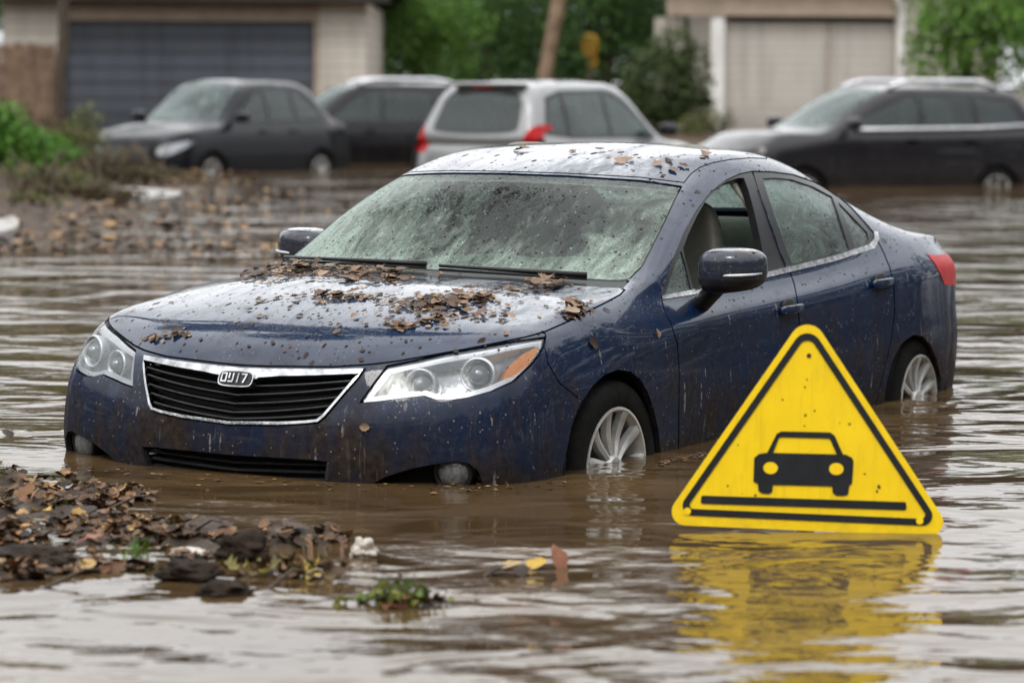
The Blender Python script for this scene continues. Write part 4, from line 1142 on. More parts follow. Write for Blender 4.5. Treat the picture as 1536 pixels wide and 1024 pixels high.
def build_sky(elev, rot, strength, gray):
    W = bpy.data.worlds.new('World'); SC.world = W; W.use_nodes = True
    nt = W.node_tree; N = nt.nodes; N.clear(); lk = nt.links.new
    out = N.new('ShaderNodeOutputWorld'); bg = N.new('ShaderNodeBackground'); bg.inputs[1].default_value = strength
    sky = N.new('ShaderNodeTexSky'); sky.sky_type = 'NISHITA'; sky.sun_disc = False
    sky.sun_elevation = R(elev); sky.sun_rotation = R(rot); sky.air_density = 1.0; sky.dust_density = 4.0; sky.ozone_density = 1.0
    hs = N.new('ShaderNodeHueSaturation'); hs.inputs['Saturation'].default_value = .12; lk(sky.outputs[0], hs.inputs['Color'])
    tc = N.new('ShaderNodeTexCoord'); mp = N.new('ShaderNodeMapping'); mp.inputs['Scale'].default_value = (1.2,1.2,3.0); lk(tc.outputs['Generated'], mp.inputs[0])
    nz = N.new('ShaderNodeTexNoise'); nz.inputs['Scale'].default_value = 1.9; nz.inputs['Detail'].default_value = 6; nz.inputs['Roughness'].default_value = .58; lk(mp.outputs[0], nz.inputs[0])
    cr = N.new('ShaderNodeValToRGB'); lk(nz.outputs['Fac'], cr.inputs[0])
    cr.color_ramp.elements[0].position = .32; cr.color_ramp.elements[0].color = (gray*.66, gray*.69, gray*.72, 1)
    cr.color_ramp.elements[1].position = .68; cr.color_ramp.elements[1].color = (gray*1.18, gray*1.19, gray*1.20, 1)
    mx = N.new('ShaderNodeMix'); mx.data_type = 'RGBA'; mx.inputs[0].default_value = .78
    lk(hs.outputs[0], mx.inputs[6]); lk(cr.outputs[0], mx.inputs[7])
    # overcast sky: brightest overhead, about half of that low down
    sx = N.new('ShaderNodeSeparateXYZ'); lk(tc.outputs['Generated'], sx.inputs[0])
    gr = N.new('ShaderNodeMapRange'); lk(sx.outputs[2], gr.inputs[0])
    for i_, v_ in enumerate((0, .8, .82, 1.35)): gr.inputs[i_+1].default_value = v_
    ml = N.new('ShaderNodeVectorMath'); ml.operation = 'SCALE'; lk(mx.outputs[2], ml.inputs[0]); lk(gr.outputs[0], ml.inputs['Scale']); lk(ml.outputs[0], bg.inputs[0]); lk(bg.outputs[0], out.inputs[0])

# ------------------------------------------------------------------ houses
def mat_siding(name, a, b, pitch=.2):
    t = NT(name); c = t.coord(); z = t.sep(c)[2]
    w = t.math('FRACT', t.math('DIVIDE', z, pitch))
    edge = t.math('LESS_THAN', w, .08)
    col = t.mix(t.noise(c, 3, 5, .65), a, b)
    col = t.mix(t.math('MULTIPLY', edge, .55), col, (.06,.055,.05))
    xx, yy, zz = t.sep(c)[:3]
    st = t.mrange(t.noise(t.comb(t.math('MULTIPLY', xx, 2.2), yy, t.math('MULTIPLY', zz, .22)), 1.6, 6, .65), .48, .72, 0, .45)
    fl = t.mrange(t.math('ADD', zz, t.math('MULTIPLY', t.noise(c, 2.5, 4), .5)), 1.25, .55, 0, .6)
    col = t.mix(t.math('MAXIMUM', st, fl), col, tuple(k*.42 for k in a))
    return t.done(t.bsdf(col, .7, 0, .3, normal=t.bump(w, .4, .02)))
def P60(px, py, Y): return at_depth(px, py, Y)
def build_houses():
    cream = mat_siding('cream_siding', (.50,.45,.39), (.62,.57,.50)); tan = simple('tan_trim', (.34,.27,.21), .7, 0, .15, 3)
    dark = simple('dark_fascia', (.035,.028,.026), .7, 0, .3, 3); slate = mat_siding('slate_door', (.075,.085,.105), (.095,.105,.125), .26)
    beige = mat_siding('beige_door', (.46,.42,.375), (.54,.50,.45), .17); white = simple('white_trim', (.68,.66,.63), .6, 0, .1, 3)
    tiles = mat_siding('roof_tiles', (.07,.055,.05), (.11,.09,.08), .15)
    def box(name, mat, par, x0, x1, z0, z1, y0, y1, bev=0):
        bm = bmesh.new(); add_box(bm, ((x0+x1)/2,(y0+y1)/2,(z0+z1)/2), (x1-x0,y1-y0,z1-z0), bev=bev); return obj(name, bm, mat, par, smooth=False)
    # left garage, facade at Y = 58
    Y = 58; X = lambda px: P60(px, 100, Y).x; Z = lambda py: P60(500, py, Y).z
    h = empty('garage_building', (X(300),Y,0)); tag(h, 'cream garage building with wide dark slate roller door, behind the dark grey saloon', 'garage'); T = Matrix.Translation((-X(300),-Y,0))
    def hb(name, mat, par, x0, x1, z0, z1, y0, y1):
        return box(name, mat, par, x0-X(300), x1-X(300), z0, z1, y0-Y, y1-Y)
    xl, xr, xd0, xd1 = X(4), X(549), X(97), X(471); zt, zd = Z(4), Z(33)
    hb('wall', cream, h, xd1+.11, xr, .0, zt, Y, Y+.2); hb('wall', cream, h, xl, xd0-.11, .0, zt, Y, Y+.2); hb('wall', cream, h, xl, xr, 0, zt, Y+.5, Y+8)
    hb('lintel', tan, h, xd0-.11, xd1+.11, zd+.002, zt, Y-.01, Y+.21)
    hb('door_jamb', tan, h, xd0-.11, xd0, 0, zd, Y-.01, Y+.3); hb('door_jamb', tan, h, xd1, xd1+.11, 0, zd, Y-.01, Y+.3)
    d = hb('garage_door', slate, h, xd0+.004, xd1-.004, .1, zd, Y+.12, Y+.18)
    bm = bmesh.new()
    for i in range(1, 8): add_box(bm, ((xd0+xd1)/2-X(300), .113, .1+(zd-.1)*i/8), (xd1-xd0-.02, .014, .018))
    obj('door_ribs', bm, dark, d, smooth=False)
    hb('fascia', dark, h, xl-.4, xr+.45, zt+.003, zt+.30, Y-.55, Y-.50); hb('soffit', dark, h, xl-.4, xr+.45, zt+.004, zt+.05, Y-.498, Y+.4)
    bm = bmesh.new(); y0, y1 = -.55, 9.0; xa, xb = xl-.45-X(300), xr+.5-X(300)
    v = [bm.verts.new(p) for p in ((xa,y0,zt+.28),(xb,y0,zt+.28),(xb,(y0+y1)/2,zt+2.3),(xa,(y0+y1)/2,zt+2.3),(xb,y1,zt+.28),(xa,y1,zt+.28))]
    bm.faces.new((v[0],v[1],v[2],v[3])); bm.faces.new((v[3],v[2],v[4],v[5])); bm.faces.new((v[1],v[4],v[2])); bm.faces.new((v[0],v[3],v[5]))
    obj('roof', bm, tiles, h, smooth=False)
    # low brown board fence before its left wall
    Yf = 55; f = empty('board_fence', (P60(45,100,Yf).x, Yf, .3)); tag(f, 'weathered brown board fence against the cream wall at the far left', 'fence')
    wood = simple('weathered_boards', (.15,.095,.06), .85, 0, .5, 5, .4); fx0, fx1 = P60(-40,100,Yf).x, P60(83,100,Yf).x; fz = P60(40,66,Yf).z
    n = 12
    for i in range(n):
        x = fx0+(fx1-fx0)*(i+.5)/n; w = (fx1-fx0)/n*.94
        bm = bmesh.new(); add_box(bm, (x-f.location.x, random.uniform(-.01,.01), (fz-.3)/2-.1+random.uniform(-.03,.03)), (w, .025, fz-.1), bev=.006); obj('board', bm, wood, f, smooth=False)
    for z in (.45, fz-.55):
        bm = bmesh.new(); add_box(bm, ((fx0+fx1)/2-f.location.x, .04, z-.2), (fx1-fx0, .04, .09)); obj('rail', bm, wood, f, smooth=False)
    # right garage, facade at Y = 60
    Y = 60; X = lambda px: P60(px, 100, Y).x; Z = lambda py: P60(1200, py, Y).z
    X0 = X(1200); h = empty('garage_building', (X0,Y,0)); tag(h, 'beige garage building with pale ribbed double door and white downpipe, behind the estate car', 'garage')
    def hb(name, mat, par, x0, x1, z0, z1, y0, y1): return box(name, mat, par, x0-X0, x1-X0, z0, z1, y0-Y, y1-Y)
    xd0, xd1, xr = X(1086), X(1341), X(1500); zd, zt = Z(29), Z(-24)
    hb('door_post', white, h, X(1066), xd0, 0, zd+.05, Y-.08, Y+.25); hb('wall', cream, h, xd1+.01, xr, 0, zt, Y, Y+.2); hb('wall', cream, h, X(1068), xr, 0, zt, Y+.6, Y+8)
    hb('lintel', tan, h, X(1000), xd1+.008, zd+.052, zt, Y-.12, Y+.3)
    d = hb('garage_door', beige, h, xd0+.004, xd1-.002, .05, zd, Y+.14, Y+.20)
    hb('door_joint', tan, d, X(1241), X(1245), .06, zd-.02, Y+.132, Y+.139); 
    bm = bmesh.new(); add_box(bm, (X(1216)-X0, .20, zd-.03), (xd1-xd0, .22, .05)); obj('door_header', bm, dark, h, smooth=False)
    bm = bmesh.new(); xp = X(1349)-X0; add_tube(bm, [(xp-.10,-.30,Z(-14)), (xp-.08,-.28,Z(0)), (xp,-.14,Z(10)), (xp,-.13,Z(60)), (xp+.01,-.13,0)], .085, 12); obj('downpipe', bm, white, h)
    hb('wall', cream, h, X(985), X(1030), 0, zd+.04, Y+.9, Y+1.1)
    hb('gutter', white, h, X(995), xr+.3, zt+.003, zt+.14, Y-.42, Y-.28)
    bm = bmesh.new(); xa, xb = X(990)-X0, xr+.4-X0
    v = [bm.verts.new(p) for p in ((xa,-.42,zt+.15),(xb,-.42,zt+.15),(xb,4.4,zt+2.2),(xa,4.4,zt+2.2),(xb,9,zt+.15),(xa,9,zt+.15))]
    bm.faces.new((v[0],v[1],v[2],v[3])); bm.faces.new((v[3],v[2],v[4],v[5])); bm.faces.new((v[1],v[4],v[2])); bm.faces.new((v[0],v[3],v[5])); obj('roof', bm, tiles, h, smooth=False)

# ------------------------------------------------------------------ plants
def mat_leafy(name, lo, mid, hi, rough=.55):
    t = NT(name); c = t.coord()
    geo = t.node('ShaderNodeNewGeometry')
    rnd = geo.outputs['Random Per Island']
    col = t.ramp(t.math('ADD', t.math('MULTIPLY', rnd, .6), t.math('MULTIPLY', t.noise(c, 1.3, 3), .5)), [(.2, lo), (.55, mid), (.9, hi)])
    di = t.bsdf(col, rough, 0, .3); tl = t.node('ShaderNodeBsdfTranslucent'); t.set(tl.inputs[0], col)
    return t.done(t.mixs(.28, di, tl.outputs[0]))
def crown_bm(blobs, n, size, rng, hollow=.55, droop=0.0):
    """many small leaf faces spread through overlapping clumps"""
    bm = bmesh.new()
    vol = [b[3]*b[4]*b[5] for b in blobs]
    for b, v in zip(blobs, vol):
        m = max(10, int(n*v/sum(vol)))
        for _ in range(m):
            d = Vector((rng.gauss(0,1), rng.gauss(0,1), rng.gauss(0,1))).normalized()
            r = (hollow+(1-hollow)*rng.random()**.6)*(1+.22*fbm((d.x*2.2+b[0], d.y*2.2+b[1], d.z*2.2+b[2]), 3))
            p = Vector((b[0]+d.x*r*b[3], b[1]+d.y*r*b[4], b[2]+d.z*r*b[5]))
            s = size*rng.uniform(.55, 1.35)
            nrm = (d*.6+Vector((rng.gauss(0,.6), rng.gauss(0,.6), rng.gauss(.4,.6)))).normalized()
            a = nrm.orthogonal().normalized(); a.rotate(Matrix.Rotation(rng.uniform(0, 6.28), 3, nrm)); c = nrm.cross(a)
            q = [p-a*s*.9, p-c*s*.36+a*s*.0, p+a*s*.9-Vector((0,0,droop*s)), p+c*s*.36]
            bm.faces.new([bm.verts.new(v) for v in q])
    return bm
def trunk_bm(base, top, r0, r1, rng, limbs=()):
    bm = bmesh.new(); base, top = Vector(base), Vector(top); n = 8
    pts = [base.lerp(top, i/n)+Vector((rng.uniform(-.04,.04), rng.uniform(-.04,.04), 0)) for i in range(n+1)]
    add_tube(bm, pts, [r0+(r1-r0)*i/n for i in range(n+1)], 9)
    for u, tip in limbs:
        p = base.lerp(top, u); tip = Vector(tip); m = p.lerp(tip, .5)+Vector((0,0,.25))
        add_tube(bm, [p, m, tip], [r0*.45, r0*.3, r0*.12], 7)
    return bm
def tree(name, label, x, y, z0, h, blobs, n, size, mat, bark, seed, group=None, tr=.16, hollow=.5, cat='tree'):
    rng = random.Random(seed); t = empty(name, (x,y,z0)); tag(t, label, cat, group)
    lm = [(.45+.1*i, (b[0]*.8, b[1]*.8, b[2])) for i, b in enumerate(blobs[:4])]
    obj('trunk', trunk_bm((0,0,-.3), (rng.uniform(-.2,.2),rng.uniform(-.2,.2),h*.8), tr, tr*.4, rng, lm), bark, t)
    obj('crown', crown_bm(blobs, n, size, rng, hollow), mat, t, smooth=False)
    return t
def build_plants():
    bark = simple('bark', (.10,.075,.055), .9, 0, .4, 12, .6)
    g1 = mat_leafy('leaf_bright', (.036,.085,.012), (.095,.20,.028), (.18,.32,.05)); g2 = mat_leafy('leaf_mid', (.014,.040,.010), (.044,.105,.022), (.11,.20,.04))
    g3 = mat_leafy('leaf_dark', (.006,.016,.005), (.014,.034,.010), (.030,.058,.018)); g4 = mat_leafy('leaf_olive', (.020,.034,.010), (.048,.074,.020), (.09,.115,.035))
    def B(px, py, Y, rx, rz, x0, z0, ry=None):
        p = at_depth(px, py, Y); return (p.x-x0, 0, p.z-z0, rx, ry or rx*.8, rz)
    specs = [ # label, trunk px, Y, height, blob list (px, py, rx, rz), leaf material, count, size
     ('bright green round bush beside the corner of the cream garage', 625, 66, 4.2, [(600,55,.95,.95),(660,90,.8,.8),(575,110,.6,.9),(640,20,1.0,.8),(690,40,.7,.7)], g1, 5200, .085),
     ('tall dark green tree behind the roof of the silver people carrier', 730, 71, 7.5, [(740,60,1.1,1.2),(720,130,1.2,1.0),(780,20,1.3,1.1),(700,-40,1.6,1.3),(790,110,.9,1.0)], g2, 6500, .10),
     ('dark bushy tree right of the leaning pole', 905, 70, 6.5, [(890,30,1.2,1.1),(940,70,1.0,1.0),(870,100,.9,1.0),(960,10,1.2,1.0),(920,-60,1.7,1.3)], g2, 6500, .10),
     ('feathery grey green shrub against the left end of the beige garage', 1000, 57, 2.7, [(990,130,.75,.75),(1035,170,.5,.6),(960,170,.6,.6),(1010,80,.5,.5),(1045,120,.35,.7)], g4, 5200, .08),
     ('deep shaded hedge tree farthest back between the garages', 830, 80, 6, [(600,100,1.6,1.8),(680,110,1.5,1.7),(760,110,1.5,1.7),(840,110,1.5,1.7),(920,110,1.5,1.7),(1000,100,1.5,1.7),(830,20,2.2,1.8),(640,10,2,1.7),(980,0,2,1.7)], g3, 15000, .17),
     ('leafy bright green tree at the right edge beside the white downpipe', 1455, 53, 4.5, [(1440,60,.95,.95),(1500,40,1.1,1.0),(1400,75,.55,.65),(1410,100,.55,.4),(1520,100,.8,.55),(1450,0,1.1,.9),(1560,20,1.2,1.0),(1390,50,.35,.4)], g1, 6500, .08),
    ]
    for i, (lb, px, Y, h, bl, mt, n, sz) in enumerate(specs):
        p = at_depth(px, 150, Y); z0 = ground_z(p.x, Y)
        tree('bush' if h < 4.4 else 'tree', lb, p.x, Y, z0, h, [B(*b[:2], Y, b[2], b[3], p.x, z0) for b in bl], n, sz, mt, bark, 50+i, tr=.07 if h < 4.4 else .16, cat='bush' if h < 4.4 else 'tree')
    # tall trees farther back: they are what the water mirrors
    k = 0
    for x, y, h, r in [(-15,88,9.5,3.6),(-10,92,10.5,3.8),(-4.5,90,9.5,3.6),(1,94,10.5,4.0),(6.5,90,9.8,3.7),(12,88,10.3,3.8),(17,84,9.0,3.5),(-20,82,9.0,3.5)]:
        rng = random.Random(900+k)
        bl = [(rng.uniform(-r*.5,r*.5), rng.uniform(-r*.4,r*.4), h*(.38+.09*i), r*(.78-.07*i), r*(.7-.07*i), h*.17) for i in range(6)]
        side = ['farthest left, over the garage roof','left of centre, behind the cream garage','behind the bright bush','behind the leaning pole','behind the dark bushy tree','behind the beige garage','right, over the beige garage roof','beyond the board fence'][k]
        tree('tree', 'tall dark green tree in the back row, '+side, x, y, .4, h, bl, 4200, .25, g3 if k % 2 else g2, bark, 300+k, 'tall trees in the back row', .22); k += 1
    # unseen wood to both sides and behind, added to darken reflections: one mass
    rng = random.Random(77); bl = []
    for i in range(64):
        a = R(-62+304*i/63)+math.pi/2+R(28)
        a = R(120)+R(300)*i/63; rr = rng.uniform(30, 42); px_, py_ = rr*math.cos(a), rr*math.sin(a)+8
        if py_ > 30 and abs(px_) < 24: continue
        h_ = rng.uniform(11, 17); bl.append((px_, py_, h_*.5, 3.6, 3.6, h_*.55))
    for i in range(22):
        x_ = (24+2.6*(i//2))*(1 if i % 2 else -1); h_ = rng.uniform(8, 11); bl.append((x_, rng.uniform(74, 92), h_*.5, 3.4, 3.4, h_*.55))
    tag(obj('unseen_wood', crown_bm(bl, 32000, .75, rng, .6), g3, smooth=False), kind='stuff')
    # tall tree on the left bank just outside the frame; its crown hangs over the flood and shows in the windscreen
    rng = random.Random(41)
    t = empty('tree', (-7.2,25.5,.1)); tag(t, 'tall overhanging tree on the left bank, mirrored in the windscreen of the blue saloon', 'tree')
    obj('trunk', trunk_bm((0,0,-.3),(1.2,-1.0,11),.30,.12,rng,[(.6,(3.5,-2.5,11.5)),(.7,(5.0,-4.5,13)),(.8,(2.0,-5.5,14)),(.75,(-1.5,1,13))]), bark, t)
    obj('crown', crown_bm([(3.4,-3.2,12.6,2.1,2.0,1.3),(5.2,-4.6,13.4,1.6,1.7,1.1),(1.6,-5.2,14.2,1.7,1.8,1.3),(.6,-.6,13.2,2.2,2.0,1.7),(3.0,-6.6,12.4,1.2,1.3,.8),(-1.4,1.2,13.2,1.8,1.8,1.4),(4.2,-2.0,15.2,1.5,1.5,1.2)], 6500, .22, rng, .3), g2, t, smooth=False)
    # leaning pole
    Y = 63; p0, p1 = at_depth(813,140,Y), at_depth(840,-8,Y); d = (p1-p0).normalized()
    bm = bmesh.new(); base = p0-d*1.2; add_tube(bm, [base+d*(6.5*i/10) for i in range(11)], [.165-.004*i for i in range(11)], 14)
    tag(obj('pole', bm, simple('pole_wood', (.24,.165,.11), .85, 0, .35, 4, .4)), 'leaning brown wooden pole in front of the dark trees', 'pole')
    # dark slim trunk at the left edge of the slate garage door
    Y = 54; rng = random.Random(4); p0, p1 = at_depth(88,230,Y), at_depth(97,-20,Y)
    t = empty('tree', p0); tag(t, 'slim dark tree trunk standing at the left edge of the slate garage door', 'tree')
    obj('trunk', trunk_bm((0,0,-.3), p1-p0+Vector((.05,0,3)), .12, .07, rng, [(.75,(.9,0,4.6)),(.7,(-.8,.3,4.4))]), simple('dark_bark', (.060,.045,.032), .9, 0, .4, 10, .5), t)
    obj('crown', crown_bm([(0,0,5.4,1.6,1.4,1.2),(.9,0,4.9,.9,.9,.6),(-.9,.2,4.8,.9,.9,.6)], 1500, .11, rng), g2, t, smooth=False)
    # yellow leaved sapling and shrubs on the left bank
    Y = 60; p = at_depth(885, 130, Y); t = empty('sapling', (p.x,Y,.4)); tag(t, 'thin sapling with yellow leaves before the dark trees', 'sapling'); rng = random.Random(8); q = at_depth(885,68,Y)
    obj('stem', trunk_bm((0,0,-.2),(0,0,q.z-.4),.03,.012,rng), bark, t); obj('leaves', crown_bm([(0,0,q.z-.4,.19,.19,.24),(.06,0,q.z-.7,.1,.1,.16)], 150, .055, rng), mat_leafy('leaf_yellow', (.25,.13,.01), (.42,.24,.02), (.5,.3,.03)), t, smooth=False)
    def grass_tuft(name, label, px, py, Y, w, h, n, mat, seed, cat='grass', spread=.9, group=None, z=None):
        rng = random.Random(seed); p = at_depth(px, py, Y); z0 = ground_z(p.x, Y) if z is None else z
        bm = bmesh.new()
        for _ in range(n):
            bx, by = rng.gauss(0, w*.30), rng.gauss(0, w*.25); a = rng.uniform(0, 6.28); ln = h*rng.uniform(.45,1.1); lean = rng.uniform(.1,spread)
            d = Vector((math.cos(a), math.sin(a), 0)); s = Vector((-d.y, d.x, 0))*h*.028*rng.uniform(.6,1.4)
            prev = None
            for i in range(5):
                u = i/4; c = Vector((bx,by,0))+d*ln*lean*u*u*.8+Vector((0,0,ln*(u-.38*lean*u*u))); ww = s*(1-u*.92)
                cur = (bm.verts.new(c-ww), bm.verts.new(c+ww))
                if prev: bm.faces.new((prev[0], prev[1], cur[1], cur[0]))
                prev = cur
        o = obj(name, bm, mat, smooth=False); o.location = (p.x, Y, z0-.02); tag(o, label, cat, group); return o
    gg = mat_leafy('grass_green', (.035,.095,.010), (.075,.19,.020), (.13,.28,.035)); go = mat_leafy('grass_olive', (.06,.07,.02), (.10,.115,.03), (.16,.15,.05))
    br = mat_leafy('leaf_brownish', (.045,.030,.014), (.085,.060,.026), (.12,.10,.045))
    def shrub(name, label, px, py, Y, blobs, n, size, mat, seed):
        rng = random.Random(seed); p = at_depth(px, py, Y); z0 = ground_z(p.x, Y); t = empty(name, (p.x,Y,z0)); tag(t, label, 'shrub')
        bm = bmesh.new()
        for i in range(9):
            a = rng.uniform(0,6.28); k_ = .35 if name == 'leafy_plant' else .8; add_tube(bm, [(0,0,-.1),(.18*k_*math.cos(a),.18*k_*math.sin(a),.3*k_),(.42*k_*math.cos(a),.3*k_*math.sin(a),.62*k_)], [.014,.010,.004], 6)
        obj('stems', bm, bark, t); obj('leaves', crown_bm(blobs, n, size, rng, .25), mat, t, smooth=False)
    shrub('leafy_plant', 'lush bright green leafy plant at the left edge of the far bank', 12, 268, 37, [(-.1,0,.50,.42,.4,.34),(.15,0,.28,.45,.4,.28),(-.35,0,.25,.4,.4,.3),(.40,0,.12,.28,.3,.16),(-.3,0,.70,.25,.2,.2)], 2600, .06, gg, 21)
    shrub('leafy_plant', 'smaller green weeds trailing down the far bank below the lush plant', 88, 292, 35, [(0,0,.12,.38,.3,.15),(.35,-.2,.06,.3,.3,.1),(-.4,0,.16,.3,.3,.16)], 700, .045, go, 22)
    shrub('leafy_plant', 'yellow green weeds between the lush plant and the scrubby shrub', 70, 250, 40, [(0,0,.22,.40,.3,.24),(.3,0,.12,.3,.3,.14)], 900, .05, gg, 35)
    shrub('leafy_plant', 'low olive weeds right of the pale slab at the far bank', 300, 283, 38, [(0,0,.06,.35,.3,.08)], 300, .04, go, 36)
    shrub('leafy_plant', 'flat green weeds at the water edge above the slab end', 40, 322, 30, [(0,0,.05,.28,.25,.08),(.25,0,.03,.2,.2,.05)], 300, .035, go, 37)
    for i, (px, py, Yy, w_, lb) in enumerate([(150,300,33,.35,'tangled brown brush beside the pale slab, lower left of it'),(235,276,41,.4,'tangled brown brush behind the pale slab'),(60,300,33,.45,'tangled brown brush under the trailing weeds')]):
        shrub('brush', lb, px, py, Yy, [(0,0,.08,w_,.3,.11),(w_*.8,0,.05,w_*.7,.25,.07)], 420, .045, br, 80+i)
    shrub('shrub', 'scrubby olive shrub with yellowing top left of the dark grey saloon', 118, 235, 42, [(0,0,.35,.42,.35,.32),(.12,0,.68,.22,.2,.20),(-.25,0,.30,.3,.3,.25)], 900, .055, go, 31)
    shrub('shrub', 'low brownish shrub in front of the dark grey saloon bumper', 168, 262, 38.5, [(0,0,.22,.48,.4,.26),(.40,0,.14,.35,.3,.18),(-.35,0,.16,.3,.3,.2)], 1100, .05, br, 32)
    shrub('shrub', 'straggly brown shrub at the foot of the board fence', 45, 190, 46, [(0,0,.3,.7,.4,.35),(.6,0,.25,.4,.3,.25)], 900, .06, br, 33)
    shrub('shrub', 'yellow flecked weeds at the foot of the beige garage post', 1075, 215, 55, [(0,0,.25,.35,.3,.25),(-.4,0,.2,.4,.3,.25)], 500, .05, go, 34)
    return grass_tuft, gg, go
# ------------------------------------------------------------------ leaves, litter, sign, small debris
def leaf_geo(bm, rng, size, lobed, curl, M=None):
    n = 13; rows = []; cup = rng.uniform(.3,1)*curl; bend = rng.uniform(-1,1)*curl; tw = rng.uniform(-.8,.8)*curl
    lob = rng.choice((3,4)) ; ph = rng.uniform(0,1)
    for i in range(n):
        u = i/(n-1); w = .46*math.sin(math.pi*min(1, u*.97+.03))**.75*(1-.25*u)
        if lobed: w *= .62+.50*abs(math.sin(math.pi*(u*lob+.15)))
        w = max(w, .012); row = []
        for v in (-1,-.5,0,.5,1):
            j = rng.uniform(-.03,.03) if abs(v) == 1 else 0
            x = (u-.5)+(.06*abs(v) if lobed else -.02*abs(v)); y = v*w+j
            z = cup*.9*y*y*2.2+bend*.55*(u-.5)**2+tw*.5*y*(u-.5)+.02*math.sin(9*u+ph*6+3*v)*curl+(.012 if v == 0 else 0)
            p = Vector((x,y,z))*size
            row.append(bm.verts.new(M @ p if M else p))
        rows.append(row)
    for a, b in zip(rows[:-1], rows[1:]):
        for k in range(4): bm.faces.new((a[k], a[k+1], b[k+1], b[k]))
    st = [Vector((-.5,0,bend*.14))*size, Vector((-.64,rng.uniform(-.04,.04),bend*.16+.02))*size, Vector((-.78,rng.uniform(-.08,.08),bend*.2+.03))*size]
    if M: st = [M @ p for p in st]
    add_tube(bm, st, [.012*size,.010*size,.008*size], 5)
def mat_leaf(name, stops, island=False, rough=.6):
    t = NT(name); c = t.coord()
    rnd = t.node('ShaderNodeNewGeometry').outputs['Random Per Island'] if island else t.node('ShaderNodeObjectInfo').outputs['Random']
    col = t.ramp(rnd, stops)
    v = t.noise(c, 60, 4, .6)
    col = t.mix(t.mrange(v, .42, .65, 0, .55), col, (.020,.012,.008))
    return t.done(t.bsdf(col, rough, 0, .18, .10, .2, t.bump(v, .3, .003)))
def frame_on(p, n, yaw, tilt=0.0, ta=0.0):
    n = n.normalized(); a = n.orthogonal().normalized(); a.rotate(Matrix.Rotation(yaw, 3, n)); b = n.cross(a)
    Mx = Matrix((a, b, n)).transposed().to_4x4(); Mx.translation = p
    if tilt: Mx = Mx @ Matrix.Rotation(ta, 4, 'Z') @ Matrix.Rotation(tilt, 4, 'Y')
    return Mx
